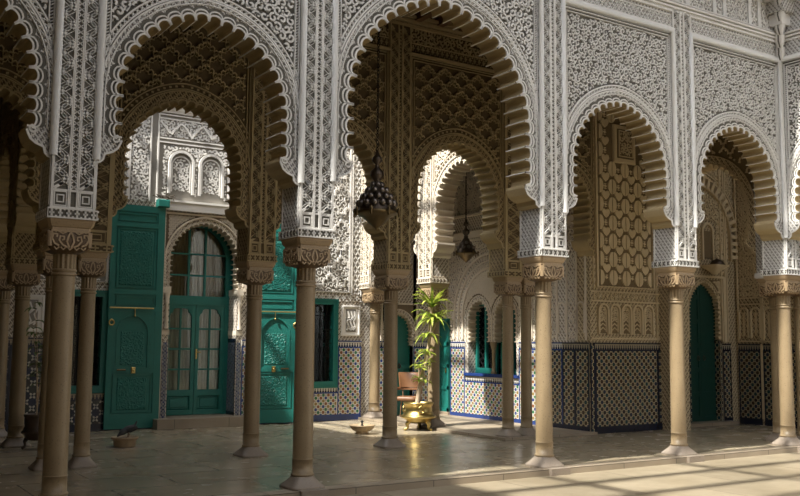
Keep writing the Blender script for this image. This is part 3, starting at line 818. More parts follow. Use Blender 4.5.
# upper ornament
b = MB().frame(**FB); ra, gr = 'cream', 'patio_ground'
WL, WR = 2.62, 6.58
for q0, q1 in ((2.64, 2.92), (6.36, 6.56)):
    rel(b, clip(ogee(q0, q1, 4.45, 6.15, .20, .26, 10), lambda u, z: q0 < u < q1 and z < 6.15), .03, .003, .024, 'patio_white'); rel(b, clip(scrolls(q0, q1, 4.45, 6.15, .11, 9), lambda u, z: q0 < u < q1 and z < 6.15), .02, .003, .016, 'patio_white')
    for u in (q0, q1): b.ribbon([(u, 4.4), (u, 6.2)], .03, .003, .03, 'patio_white')
b.fl([(WL, 4.4, .003), (WR, 4.4, .003), (WR, 6.9, .003), (WL, 6.9, .003)], 'patio_ground')
for u in (WL, 2.95, 3.35, 3.5, 5.72, 5.87, 6.2, 6.34): b.ribbon([(u, 4.4), (u, 6.2)], .03, .003, .03, 'patio_white')
for q0, q1 in ((2.98, 3.32), (5.90, 6.18)):
    rel(b, clip(scrolls(q0, q1, 4.45, 6.15, .12, 4), lambda u, z: q0 < u < q1 and z < 6.15), .036, .003, .02, 'patio_white')
NC = [3.98, 4.61, 5.24]
for c in NC:
    niche_frame(b, c, .245, 4.60, 5.46, 'patio_white', .003, .06, .05); niche_frame(b, c, .19, 4.64, 5.36, 'patio_white', .003, .03, .025)
    ins = lambda u, z: abs(u - c) < .165 and 4.66 < z < 5.16 + sqrt(max(0, .165 ** 2 - (u - c) ** 2))
    rel(b, clip(scrolls(c - .2, c + .2, 4.66, 5.34, .125, 2), ins), .032, .003, .022, 'patio_white')
ins = lambda u, z: all(abs(u - c) > .29 or z > 5.22 + sqrt(max(0, .29 ** 2 - (u - c) ** 2)) for c in NC) and 3.6 < u < 5.65 and z < 5.58
rel(b, clip(scrolls(3.55, 5.7, 4.6, 5.56, .12, 6), ins), .034, .003, .022, 'patio_white')
for z in (5.62, 5.70, 6.10, 6.18): b.ribbon([(3.52, z), (5.7, z)], .025, .003, .03, 'patio_white')
zz = [(3.52 + i * .06, 5.76 + .28 * (abs(((i * .06) / .44) % 1 - .5) * 2) ** .8) for i in range(37)]
b.ribbon(zz, .04, .003, .04, 'patio_white'); rel(b, clip(scrolls(3.52, 5.7, 5.74, 6.08, .11, 4), lambda u, z: 5.74 < z < 6.08 and 3.53 < u < 5.7), .032, .003, .02, 'patio_white')
rel(b, clip(scrolls(2.7, 6.4, 6.42, 6.9, .13, 6), lambda u, z: 6.4 < z < 6.9 and WL < u < WR), .036, .003, .022, 'patio_white')
for z, e in ((6.22, .05), (6.27, .08), (6.32, .11)): b.lbox(WL - .05, WR + .05, z, z + .05, 0, e, 'patio_white')
b.lbox(3.50, 5.70, 4.26, 4.42, 0, .10, 'patio_white'); b.lbox(3.50, 5.70, 4.42, 4.46, 0, .13, 'patio_white')
b.build('upper_ornament', BACK)
# door arch
AD = Arch(4.55, .735, 3.29, .05, 2.74, .105)
b = MB().frame(**FB)
arch_bay(b, AD, DU0, DU1, 4.25, .30, .09, CRM, zc=2.74, corbel=False, recess=.0, back=False, detail=1, fillmat='cream_ground')
ins = lambda u, z: DU0 + .05 < u < DU1 - .05 and AD.z0 < z < 4.18 and not AD.inside_opening(u, z, AD.h + .13)
rel(b, clip(sprigs(DU0, DU1, AD.z0, 4.25, .085), ins), .02, 0, .018, 'cream')
n = 50
b.ribbon([p for p in (AD.at(AD.L * i / n, AD.h + .10) for i in range(n + 1)) if p[1] > 2.8], .03, 0, .035, 'cream')
b.ribbon([(DU0 - .04, 2.7), (DU0 - .04, 4.21), (DU1 + .04, 4.21), (DU1 + .04, 2.7)], .05, 0, .035, 'cream')
rel(b, [[(DU0 - .07, 2.2 + .06 * i), (DU0 - .01, 2.2 + .06 * i)] for i in range(33)], .03, .035, .042, 'cream_ground')
b.lbox(3.05, DU0, 0, 2.74, -.5, .0, 'cream_fine')
for s_, u0, u1 in ((-1, DU0, 3.84), (1, 5.26, DU1)):        # jambs: carved above, tiled below
    b.lbox(u0, u1, 0, 2.74, -.62, 0, 'cream_fine'); b.lbox(u0 - .015, u1 + .015, 2.62, 2.74, -.62, .03, 'cream'); b.lbox(u0 - .008, u1 + .008, 1.80, 1.90, -.62, .015, 'cream')
    face = u1 if s_ < 0 else u0
    O, U, N = b.O, b.Ux, b.N; pl = b.P(face, 0, 0); b.frame(O=(pl[0], pl[1], 0), U=(0, 1, 0), N=(-s_, 0, 0))
    b.fl([(0, .19, .004), (.6, .19, .004), (.6, 1.72, .004), (0, 1.72, .004)], 'tile_blue'); b.lbox(0, .6, 1.66, 1.74, 0, .008, 'navy'); b.lbox(0, .6, .19, .26, 0, .008, 'navy'); b.lbox(0, .035, .19, 1.72, 0, .008, 'navy')
    b.frame(O, U, N)
    uc = (u0 + u1) / 2
    b.fl([(u0 + .015, .0, .004), (u1 - .015, .0, .004), (u1 - .015, 1.66, .004), (u0 + .015, 1.66, .004)], 'tile_blue')
    b.lathe([(.05, 1.92), (.045, 1.95), (.036, 2.0), (.034, 2.4), (.05, 2.44), (.035, 2.46), (.06, 2.58), (.065, 2.62)], 'cream', (uc, 7.9 - .01), 12)
b.build('door_surround', BACK)
# dados on the back wall
b = MB().frame(**FB)
dado(b, 7.64, 8.23, 'tile_sun'); dado(b, 6.55, 7.64, 'tile_sun', z1=.74, frames=False)
dado(b, 5.38, 6.55, 'tile_sun'); dado(b, .95, 1.57, 'tile_lattice', band='navy', base='navy'); dado(b, 1.57, 2.66, 'tile_lattice', z1=.72, base='navy', band='navy', frames=False)
dado(b, -1.0, .95, 'tile_lattice', band='navy', base='navy'); dado(b, 2.66, 3.72, 'tile_lattice', band='navy', base='navy')
dado(b, 8.5, 8.86, 'tile_sun', base='navy'); dado(b, 9.62, 10.4, 'tile_sun', base='navy')
b.build('tile_dado', BACK)
# carved panels right and left of the doorway
b = MB().frame(**FB)
for q0, q1 in ((6.62, 7.90), (1.25, 2.6)):
    b.fl([(q0, 2.78, .004), (q1, 2.78, .004), (q1, 6.9, .004), (q0, 6.9, .004)], 'patio_ground')
    rel(b, clip(lobes(q0 - .5, q1 + .5, 2.8, 6.9, .53, .80), lambda u, z: q0 + .02 < u < q1 - .02 and 2.8 < z < 6.88), .045, .004, .032, 'patio_white')
    rel(b, clip(scrolls(q0, q1, 2.8, 6.9, .15, 11), lambda u, z: q0 + .02 < u < q1 - .02 and 2.8 < z < 6.88), .022, .004, .022, 'patio_white')
    b.ribbon(rect(q0, q1, 2.78, 6.9), .04, .0, .035, 'patio_white', True)
for q0, q1 in ((7.96, 8.2), (.98, 1.20)):
    b.fl([(q0, 2.72, .004), (q1, 2.72, .004), (q1, 6.9, .004), (q0, 6.9, .004)], 'patio_ground')
    rel(b, clip(ogee(q0, q1, 2.74, 6.9, .11, .20, 10), lambda u, z: q0 < u < q1), .022, .004, .022, 'patio_white')
    for u in (q0, q1): b.ribbon([(u, 2.72), (u, 6.9)], .03, .004, .035, 'patio_white')
for q0, q1 in ((7.72, 8.2), (.98, 1.5)):
    z0, z1 = 1.82, 2.50
    b.fl([(q0, z0, .004), (q1, z0, .004), (q1, z1, .004), (q0, z1, .004)], 'patio_white'); b.ribbon(rect(q0 + .03, q1 - .03, z0 + .03, z1 - .03), .04, .004, .03, 'patio_white', True)
    b.bevbox(q0 + .11, q1 - .11, z0 + .09, z1 - .09, .0, .012, .01, 'patio_ground')
    for k in range(3):      # flowing cursive strokes
        u = q0 + .16 + k * (q1 - q0 - .32) / 2
        b.ribbon([(u - .03, z0 + .13), (u + .03, z0 + .2), (u - .02, z0 + .32), (u + .04, z0 + .42), (u, z1 - .13)], .03, .012, .03, 'patio_white')
    b.ribbon([(q0 + .15, z0 + .2), (q0 + .25, z0 + .14), (q1 - .15, z0 + .2)], .03, .012, .03, 'patio_white'); b.ribbon([(q0 + .15, z0 + .4), ((q0 + q1) / 2, z0 + .34), (q1 - .14, z0 + .46)], .026, .012, .03, 'patio_white')
rel(b, crosses(5.4, 8.2, 2.58, 2.72, 16), .03, 0, .02, 'patio_white'); rel(b, crosses(.95, 3.1, 2.58, 2.72, 13), .03, 0, .02, 'patio_white')
b.build('carved_panels', BACK)
# arched doorway at the end of the right side gallery
AE = Arch(9.24, .36, 1.95, .05, 1.62, .085)
b = MB().frame(**FB)
arch_bay(b, AE, 8.78, 9.70, 2.55, .2, .10, CRM, zc=1.62, corbel=False, recess=0, back=False, detail=1)
b.ribbon([(8.76, 1.7), (8.76, 2.57), (9.72, 2.57), (9.72, 1.7)], .05, 0, .03, 'cream'); b.lbox(8.78, 8.86, 0, 1.62, -.3, .0, 'cream_fine'); b.lbox(9.62, 9.70, 0, 1.62, -.3, 0, 'cream_fine')
wall_piece(b, 8.78, 9.70, 2.55, 7.4); b.build('arched_doorway', BACK)

# side wall of the right gallery (tiled, with a double window) -------------
RW = sroot('wall_gallery_right', 'cream carved stucco wall with mosaic dado and twin arched window', 'wall')
FG = dict(O=(10.4, 0, 0), U=(0, 1, 0), N=(-1, 0, 0))
b = MB().frame(**FG)
b.lbox(3.4, 5.06, 0, 7.3, -.4, 0, 'cream_fine'); b.lbox(6.92, 8.3, 0, 7.3, -.4, 0, 'cream_fine'); b.lbox(5.06, 6.92, 0, 1.0, -.4, 0, 'cream_fine')
AW = [Arch(5.525, .36, 2.24, .06, 1.72, .10), Arch(6.455, .36, 2.24, .06, 1.72, .10)]
for A, u0, u1 in ((AW[0], 5.06, 5.99), (AW[1], 5.99, 6.92)): arch_bay(b, A, u0, u1, 2.85, .3, .10, CRM, zc=1.70, corbel=False, recess=0, back=False, detail=1)
b.lbox(5.06, 6.92, 2.85, 7.3, -.4, 0, 'cream_fine')
for u0, u1 in ((5.06, 5.16), (6.82, 6.92)): b.lbox(u0, u1, 1.0, 1.72, -.4, 0, 'cream_fine')
b.lbox(5.06, 6.92, .97, 1.03, -.3, .06, 'blue')
b.build('masonry', RW)
b = MB().frame(**FG)        # great blind arch and carving above the windows
n = 40
for rr, w in ((1.02, .05), (1.18, .03), (1.34, .05)):
    b.ribbon([(5.99 - rr, 1.78)] + [(5.99 - rr * cos(pi * i / n), 2.32 + rr * sin(pi * i / n)) for i in range(n + 1)] + [(5.99 + rr, 1.78)], w, 0, .035, 'cream')
for i in range(44):
    a = pi * (i + .5) / 44; b.ribbon([(5.99 - 1.06 * cos(a), 2.32 + 1.06 * sin(a)), (5.99 - 1.14 * cos(a + .015), 2.32 + 1.14 * sin(a + .015))], .03, 0, .022, 'cream'); b.ribbon([(5.99 - 1.22 * cos(a), 2.32 + 1.22 * sin(a)), (5.99 - 1.30 * cos(a + .02), 2.32 + 1.30 * sin(a + .02))], .035, 0, .022, 'cream')
ins = lambda u, z: hypot(u - 5.99, z - 2.32) < .98 and z > 2.3 and all(not A.inside_opening(u, z, A.h + .13) for A in AW)
rel(b, clip(scrolls(4.9, 7.1, 2.3, 3.4, .14, 12), ins), .03, 0, .022, 'cream'); rel(b, clip(sprigs(4.9, 7.1, 2.3, 3.4, .08), ins), .014, 0, .014, 'cream')
ins = lambda u, z: (hypot(u - 5.99, z - 2.32) > 1.38 or z < 2.32) and abs(u - 5.99) < 1.6 and z < 3.95 and abs(u - 5.99) > (1.38 if z < 2.32 else 0)
rel(b, clip(scrolls(4.3, 7.7, 1.8, 4.0, .15, 13), ins), .03, 0, .022, 'cream')
b.ribbon([(4.36, 1.76), (4.36, 4.0), (7.6, 4.0), (7.6, 1.76)], .06, 0, .04, 'cream'); b.lbox(3.0, 8.3, 4.05, 4.2, 0, .06, 'cream'); b.lbox(3.0, 8.3, 4.55, 4.6, 0, .10, 'cream')
for u in (3.1, 3.35, 3.62, 3.9, 4.2): b.ribbon([(u, 1.76), (u, 7.2)], .035, 0, .03, 'cream')
for q0, q1 in ((3.38, 3.60), (3.92, 4.18)): rel(b, clip(ogee(q0, q1, 1.8, 7.2, .12, .17, 8), lambda u, z: q0 < u < q1), .02, 0, .018, 'cream')
for c in (3.24, 3.76):
    niche_frame(b, c, .10, 1.9, 2.5, 'cream', 0, .03, .025)
rel(b, clip(lobes(4.2, 8.2, 4.6, 7.2, .4, .55), lambda u, z: 4.25 < u < 8 and 4.62 < z < 7.2), .035, 0, .028, 'cream'); rel(b, scrolls(4.3, 8, 4.65, 7.1, .14, 14), .026, 0, .018, 'cream')
b.build('carved_panels', RW)
b = MB().frame(**FG)
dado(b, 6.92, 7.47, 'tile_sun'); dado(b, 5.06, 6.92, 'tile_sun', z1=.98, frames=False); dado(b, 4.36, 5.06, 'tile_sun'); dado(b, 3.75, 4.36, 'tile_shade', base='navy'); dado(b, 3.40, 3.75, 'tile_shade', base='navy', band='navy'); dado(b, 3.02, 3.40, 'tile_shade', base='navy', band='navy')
b.build('tile_dado', RW)
b = MB(); b.lathe([(.065, 1.03), (.065, 1.07), (.045, 1.09), (.042, 1.12), (.04, 1.48), (.05, 1.50), (.042, 1.52), (.06, 1.60), (.075, 1.66), (.08, 1.72)], 'marble', (10.46, 5.99), 14)
b.build('colonnette', RW)

# solid bay of the gallery wall with the star tracery --------------------
SW = sroot('wall_side', 'dim ochre wall with star tracery above a dark mosaic dado', 'wall')
FS = dict(O=(0, 3.0, 0), U=(1, 0, 0), N=(0, -1, 0))
b = MB().frame(**FS)
b.lbox(10.4, 12.62, 0, 7.4, -.4, 0, 'lit_ochre_fine'); b.build('masonry', SW)
b = MB().frame(**FS)
U0, U1 = 10.62, 12.14
b.fl([(U0, 2.82, .004), (U1, 2.82, .004), (U1, 6.6, .004), (U0, 6.6, .004)], 'lit_ochre_ground')
def petal(b, c, a, r0, r1, w, d0, d1, mat):
    pts = []
    for i in range(7): t = i / 6; pts.append((r0 + (r1 - r0) * t, w * sin(pi * (.12 + .88 * t) ** .8) * .5 + .004))
    for i in range(6, -1, -1): t = i / 6; pts.append((r0 + (r1 - r0) * t, -(w * sin(pi * (.12 + .88 * t) ** .8) * .5 + .004)))
    P = [(c[0] + x * cos(a) - y * sin(a), c[1] + x * sin(a) + y * cos(a)) for x, y in pts]
    b.fl([(x, z, d1) for x, z in P], mat)
    for i in range(len(P)):
        p, q = P[i], P[(i + 1) % len(P)]; b.fl([(*p, d0), (*q, d0), (*q, d1), (*p, d1)], mat)
pt = .36; plq = lambda u, z: 11.0 < u < 11.74 and 5.2 < z < 6.13
for j in range(11):
    for i in range(5):
        c = (U0 + .04 + i * pt, 2.98 + j * pt)
        if c[1] < 6.52 and not plq(*c):           # split discs on the lattice points
            for sg in (1, -1):
                P_ = [(c[0] + sg * (.009 + .108 * sin(pi * q / 10)), c[1] - .15 * cos(pi * q / 10)) for q in range(11)]
                P_ = [p for p in P_ if U0 < p[0] < U1]
                if len(P_) > 6: prism(b, P_ if sg < 0 else P_[::-1], .004, .034, 'tan')
            for sg in (1, -1):
                q = (c[0] + pt / 2, c[1]); prism(b, [(q[0] - .05, q[1]), (q[0], q[1] - .03), (q[0] + .05, q[1]), (q[0], q[1] + .03)], .004, .022, 'tan') if q[0] < U1 - .05 and sg > 0 else None
        h = (c[0] + pt / 2, c[1] + pt / 2)
        if h[0] < U1 - .08 and h[1] < 6.5 and not plq(*h):      # hearts between them
            P_ = [(0, -.10), (.07, -.05), (.115, .02), (.10, .08), (.05, .10), (0, .065), (-.05, .10), (-.10, .08), (-.115, .02), (-.07, -.05)]
            prism(b, [(h[0] + x * .93, h[1] + z * .93) for x, z in P_], .004, .032, 'tan')
            for x, z in ((0, .135), (0, -.135)): b.ribbon([(h[0] - .03, h[1] + z), (h[0] + .03, h[1] + z)], .018, .004, .022, 'tan')
for e, w, d in ((0, .05, .05), (.09, .02, .03)): b.ribbon(rect(U0 - .04 - e, U1 + .02 + e, 2.80 - e, 6.64 + e), w, 0, d, 'tan', True)
b.bevbox(11.06, 11.68, 5.28, 6.05, 0, .06, .02, 'tan'); b.bevbox(11.14, 11.60, 5.37, 5.96, .06, .075, .01, 'lit_ochre_ground'); b.ribbon(rect(11.18, 11.56, 5.41, 5.92), .03, .07, .09, 'tan', True)
rel(b, clip(scrolls(11.2, 11.54, 5.45, 5.88, .12, 2), lambda u, z: 11.2 < u < 11.54 and 5.44 < z < 5.9), .03, .07, .088, 'tan')
for k in range(5):
    c = 10.73 + k * .315
    b.fl([(c - .13, 1.9, .004), (c + .13, 1.9, .004), (c + .13, 2.34, .004), (c - .13, 2.34, .004)], 'lit_ochre_ground')
    niche_frame(b, c, .128, 1.88, 2.46, 'tan', 0, .05, .036); niche_frame(b, c, .085, 1.92, 2.40, 'tan', 0, .025, .014)
    rel(b, clip(scrolls(c - .1, c + .1, 2.18, 2.4, .07, k), lambda u, z: abs(u - c) < .08 and z < 2.38), .016, .004, .02, 'tan')
    for z in (1.96, 2.04, 2.12): b.ribbon([(c - .07, z), (c, z + .05), (c + .07, z)], .018, .004, .02, 'tan')
for z in (1.80, 2.52, 2.70): b.ribbon([(10.42, z), (12.4, z)], .03, 0, .03, 'tan')
rel(b, crosses(10.45, 12.05, 2.54, 2.69, 14), .024, 0, .018, 'tan')
for u in (12.24, 12.38): b.ribbon([(u, 1.75), (u, 7.2)], .03, 0, .035, 'tan')
rel(b, clip(ogee(12.2, 12.4, 1.78, 7.2, .10, .15, 8), lambda u, z: 12.25 < u < 12.37), .018, 0, .02, 'tan')
rel(b, scrolls(10.5, 12.1, 6.75, 7.2, .13, 3), .026, 0, .02, 'tan')
b.lbox(12.44, 12.64, 0, 3.5, 0, .14, 'lit_ochre_fine'); b.lbox(12.44, 12.64, 1.7, 1.76, 0, .17, 'tan')
b.build('carved_panels', SW)
b = MB().frame(**FS)
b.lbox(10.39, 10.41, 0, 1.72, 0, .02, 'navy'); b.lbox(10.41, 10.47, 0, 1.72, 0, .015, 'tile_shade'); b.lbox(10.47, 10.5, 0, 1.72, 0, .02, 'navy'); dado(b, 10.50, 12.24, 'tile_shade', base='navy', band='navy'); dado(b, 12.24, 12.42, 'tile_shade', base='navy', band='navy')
b.build('tile_dado', SW)
# transverse arch across the gallery
FT = dict(O=(12.33, 0, 0), U=(0, 1, 0), N=(-1, 0, 0))
TW = sroot('wall_transverse', 'scalloped ochre arch spanning the gallery at its corner', 'wall')
b = MB().frame(**FT)
At = Arch(1.78, .92, 4.2, .08, 3.66, .13)
arch_bay(b, At, .70, 2.86, 7.2, .42, .16, OCH_LIT, detail=1, recess=.02)
ins = lambda u, z: .75 < u < 2.8 and At.z0 < z < 7.1 and not At.inside_opening(u, z, At.h + .2)
rel(b, clip(lobes(.7, 2.9, 4.2, 7.1, .30, .42), ins), .03, -.02, .006, 'tan')
b.lbox(2.62, 3.0, 0, 3.34, -.42, 0, 'lit_ochre_fine'); b.build('arch', TW)
# wall with the shaded green door
DW = sroot('wall_door', 'ochre carved stucco wall around the shaded green arched door', 'wall')
FD = dict(O=(0, 3.25, 0), U=(1, 0, 0), N=(0, -1, 0))
ADD = Arch(14.04, .50, 2.42, .16, 1.80, .075)
b = MB().frame(**FD)
b.lbox(12.6, 13.46, 0, 7.3, -.4, 0, 'lit_ochre_fine'); b.lbox(14.62, 15.4, 0, 7.3, -.4, 0, 'lit_ochre_fine'); b.lbox(13.46, 14.62, 3.1, 7.3, -.4, 0, 'lit_ochre_fine')
arch_bay(b, ADD, 13.46, 14.62, 3.1, .14, .08, OCH_LIT, zc=1.78, corbel=False, recess=0, back=False, detail=1)
for u0, u1 in ((13.46, 13.56), (14.52, 14.62)): b.lbox(u0, u1, 0, 1.78, -.14, 0, 'tile_shade')
b.build('masonry', DW)
b = MB().frame(**FD)
b.ribbon([(13.44, 1.74), (13.44, 3.16), (14.66, 3.16), (14.66, 1.74)], .07, 0, .05, 'tan')
ins = lambda u, z: 13.52 < u < 14.58 and z < 3.08 and not ADD.inside_opening(u, z, ADD.h + .12)
rel(b, clip(sprigs(13.52, 14.62, 2.2, 3.1, .08), ins), .016, 0, .016, 'tan')
AB = Arch(13.84, 1.14, 4.02, .06, 3.55, .15)
n = 60
for i in range(AB.n):
    b.ribbon([AB.at((i + .5) * AB.p, -.01), AB.at((i + .5) * AB.p, AB.h + .13)], AB.p * .52, 0, .10, 'tan')
for o, w, d in ((-.06, .05, .07), (.16, .04, .05), (.26, .03, .03)): b.ribbon([AB.at(AB.L * i / n, AB.h + o) for i in range(n + 1)], w, 0, d, 'tan')
ins = lambda u, z: AB.inside_opening(u, z, -.06) and z > 3.5 and not (13.92 < u < 14.42 and z < 4.4)
rel(b, clip(scrolls(12.5, 14.8, 3.5, 5.2, .14, 4), ins), .03, 0, .025, 'tan')
b.bevbox(14.03, 14.31, 3.56, 4.16, 0, .02, .01, 'lit_ochre_ground'); niche_frame(b, 14.17, .17, 3.52, 4.32, 'tan', 0, .05, .05)
ins = lambda u, z: z > 4.1 and not AB.inside_opening(u, z, AB.h + .3)
rel(b, clip(lobes(12.6, 14.85, 4.1, 7.2, .3, .42), ins), .03, 0, .025, 'tan'); rel(b, clip(sprigs(12.6, 14.85, 4.1, 7.2, .11), ins), .016, 0, .014, 'tan')
for u in (14.72, 14.60, 14.78): b.ribbon([(u, 1.76), (u, 7.2)], .035, 0, .04, 'tan')
for u in (14.51, 14.69): rel(b, [[(u - .04, 1.85 + .11 * i), (u + .04, 1.85 + .11 * i)] for i in range(46)], .045, 0, .02, 'tan')
b.loft([(.05, .3, 3.20), (.10, .6, 3.28), (.22, .9, 3.37), (.22, 1, 3.40)], 'tan', c=(14.17, 3.06), seg=20)
b.build('carved_panels', DW)
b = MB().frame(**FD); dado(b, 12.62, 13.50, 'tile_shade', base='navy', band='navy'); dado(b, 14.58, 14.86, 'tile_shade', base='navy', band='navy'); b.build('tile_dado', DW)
# end wall of the gallery
EW = sroot('wall_end', 'ochre carved end wall of the gallery with panelled mosaic dado', 'wall')
FE = dict(O=(15.1, 0, 0), U=(0, 1, 0), N=(-1, 0, 0))
b = MB().frame(**FE)
b.lbox(-3.0, 3.3, 0, 7.3, -.4, 0, 'lit_ochre_fine'); b.build('masonry', EW)
b = MB().frame(**FE)
for k in range(9):
    u1 = 3.18 - k * .62; u0 = u1 - .58
    c = (u0 + u1) / 2
    for cc in (c - .15, c + .15): niche_frame(b, cc, .115, 1.85, 2.5, 'tan', 0, .04, .035); b.ribbon([(cc, 1.9), (cc, 2.4)], .05, 0, .02, 'tan')
    for u in (u0, u1): b.ribbon([(u, 1.75), (u, 7.2)], .03, 0, .035, 'tan')
    rel(b, clip(scrolls(u0, u1, 2.8, 7.1, .13, k), lambda u, z: u0 + .05 < u < u1 - .05), .028, 0, .02, 'tan')
for z in (1.78, 2.58, 2.72): b.ribbon([(-3, z), (3.2, z)], .03, 0, .035, 'tan')
b.build('carved_panels', EW)
b = MB().frame(**FE)
for k in range(9):
    u1 = 3.2 - k * .62; dado(b, u1 - .56, u1, 'tile_shade', base='navy', band='navy'); b.lbox(u1 - .62, u1 - .56, .13, 1.72, 0, .03, 'tan')
b.build('tile_dado', EW)
# left gallery wall, mirrored position
LW = MB().frame(O=(-1.05, 0, 0), U=(0, 1, 0), N=(1, 0, 0)); LW.lbox(3.27, 8.3, 0, 7.3, -.4, 0, 'ochre_fine'); dado(LW, 3.27, 7.9, 'tile_lattice', base='navy', band='navy')
struct(LW.build('wall_gallery_left'), 'shaded stucco wall of the left side gallery', 'wall')
b = MB(); b.box(-3.4, -1.05, 2.83, 3.25, 0, 7.4, 'ochre_fine'); b.box(-3.6, -3.2, -.3, 3.25, 0, 7.4, 'ochre_fine'); struct(b.build('wall_west'), 'ochre stucco wall closing the far end of the front gallery', 'wall')
b = MB(); b.box(-6, 16, 9.3, 9.6, 0, 7.4, 'ochre_fine'); b.box(3.0, 6.2, 8.9, 9.0, 0, 4.6, 'stucco_plain'); struct(b.build('wall_north'), 'plastered wall of the room behind the glazed door', 'wall')

# ------------------------------------------------------------------ marble columns
def make_column(label, loc):
    t = thing('marble_column', label, 'column', loc)
    b = MB(); b.loft([(.205, 1, 0), (.21, 1, .012), (.205, 1, .03), (.20, .95, .035), (.165, .6, .07), (.135, .25, .115), (.128, .1, .14)], 'base'); b.build('base', t)
    b = MB(); b.lathe([(.121, .135), (.134, .145), (.137, .156), (.132, .168), (.121, .172), (.121, .172), (.121, .33), (.124, .332), (.124, .338), (.119, .342)], 'marble', seg=26)
    b.build('drum', t)
    b = MB(); b.lathe([(.118, .34), (.1165, .9), (.114, 1.6), (.110, 2.30), (.110, 2.335)], 'marble', seg=28); b.build('shaft', t)
    b = MB(); b.lathe([(.109, 2.33), (.122, 2.338), (.126, 2.350), (.120, 2.362), (.113, 2.366), (.113, 2.374), (.120, 2.380), (.124, 2.392), (.118, 2.402), (.108, 2.408)], 'marble', seg=26); b.build('collar', t)
    b = MB(); b.lathe([(.113, 2.405), (.115, 2.42), (.114, 2.52), (.118, 2.56), (.122, 2.58)], 'marble', seg=96, flute=(14, .12), sm=True); b.build('fluted_neck', t)
    b = MB(); b.loft([(.118, 0, 2.555), (.15, .3, 2.572), (.192, .62, 2.60), (.208, .8, 2.64), (.208, .9, 2.70), (.203, .95, 2.765), (.200, 1, 2.79)], 'capital_ground', seg=48)
    for k in range(4):      # carved foliage on the four faces
        a = k * pi / 2; U = (cos(a), sin(a), 0); N = (sin(a), -cos(a), 0); b.frame(O=(0, 0, 0), U=U, N=N)
        d0, d1 = .195, .219
        for sg in (1, -1):
            b.ribbon([(sg * .01, 2.61), (sg * .035, 2.67), (sg * .02, 2.73), (0, 2.765)], .018, d0, d1, 'capital')
            b.ribbon([(sg * .03, 2.615), (sg * .075, 2.635), (sg * .11, 2.68), (sg * .10, 2.725), (sg * .065, 2.72), (sg * .065, 2.69), (sg * .085, 2.685)], .017, d0, d1, 'capital')
            b.ribbon([(sg * .11, 2.625), (sg * .155, 2.65), (sg * .18, 2.70), (sg * .165, 2.745), (sg * .13, 2.74), (sg * .135, 2.71)], .018, d0, d1, 'capital')
            b.ribbon([(sg * .045, 2.765), (sg * .08, 2.75), (sg * .12, 2.77)], .014, d0, d1, 'capital'); b.ribbon([(sg * .14, 2.765), (sg * .175, 2.775), (sg * .185, 2.73)], .014, d0, d1, 'capital')
            b.ribbon([(sg * .19, 2.62), (sg * .192, 2.77)], .02, d0, d1 - .006, 'capital')
        b.ribbon([(-.19, 2.778), (.19, 2.778)], .02, d0, d1 - .006, 'capital')
        for q in (-.13, -.065, 0, .065, .13):
            b.ribbon([(q - .025, 2.615), (q, 2.59), (q + .025, 2.615)], .014, d0 - .02, d1 - .012, 'capital')
    b.build('capital', t)
    b = MB(); b.loft([(.203, 1, 2.79), (.203, 1, 2.815), (.215, 1, 2.822), (.226, 1, 2.845), (.236, 1, 2.872), (.240, 1, 2.898)], 'capital', seg=48, sm=False); b.build('abacus', t)
    return t
colA = make_column('largest tan marble column, standing nearest the viewer at the front arcade', (CX[0], 0, 0))
GF = 'marble columns of the front arcade'; GI = 'marble columns around the patio'
colA['group'] = GF
for x, lab in ((CX[1], 'front arcade column below the pier left of the widest arch'), (CX[2], 'warmly lit front arcade column right of the widest arch'),
               (CX[3], 'pale front arcade column between the two narrow right hand arches'), (CX[4], 'sunlit end column at the corner of the front arcade')):
    dup(colA, (x, 0, 0), 0, lab, GF)
dup(colA, (12.56, .49, 0), 0, 'partly hidden column directly behind the corner column of the front arcade', GF)
dup(colA, (12.56, -.0, 0), 0, 'corner cluster column cut off by the right edge of the picture', GF)
for x, y, z, s, lab in ((1.03, 3.05, 0, .99, 'inner arcade column just right of the largest foreground column'), (.57, 3.05, 0, .99, 'dark inner column half hidden behind the largest foreground column'),
                  (I0, 3.05, 0, .99, 'inner arcade column in front of the green door leaf beside the glazed door'), (I1, 3.05, 0, .99, 'inner arcade column beneath the large hanging lantern'),
                  (8.41, 3.05, .05, .972, 'left column of the pair standing on the low step'), (8.84, 3.05, .05, .972, 'right column of the pair standing on the low step'),
                  (8.42, 5.36, .05, .972, 'column behind the brass pot and dracaena'), (8.42, 7.62, .05, .972, 'sunlit column against the back wall beside the mosaic dado'),
                  (.74, 5.95, 0, .99, 'shaded patio column beside the dark footed pot'), (.74, 7.62, 0, .99, 'shaded column against the back wall at the far left')):
    dup(colA, (x, y, z), 0, lab, GI, (.86, .86, s) if y == 3.05 and (x > 8 or x < 1.2) else (1, 1, s))
for i, x in enumerate(CX):      # worn blocks under the front columns, let into the step
    b = MB(); b.box(x - .17, x + .17, -.335, -.1, -.08, .012, 'base'); o = b.build('trim_%d' % (6 + i)); struct(o, ['worn step block under the largest foreground column', 'worn step block under the column left of the widest arch', 'worn step block under the column right of the widest arch', 'worn step block under the column between the narrow arches', 'worn step block under the sunlit corner column'][i], 'step')

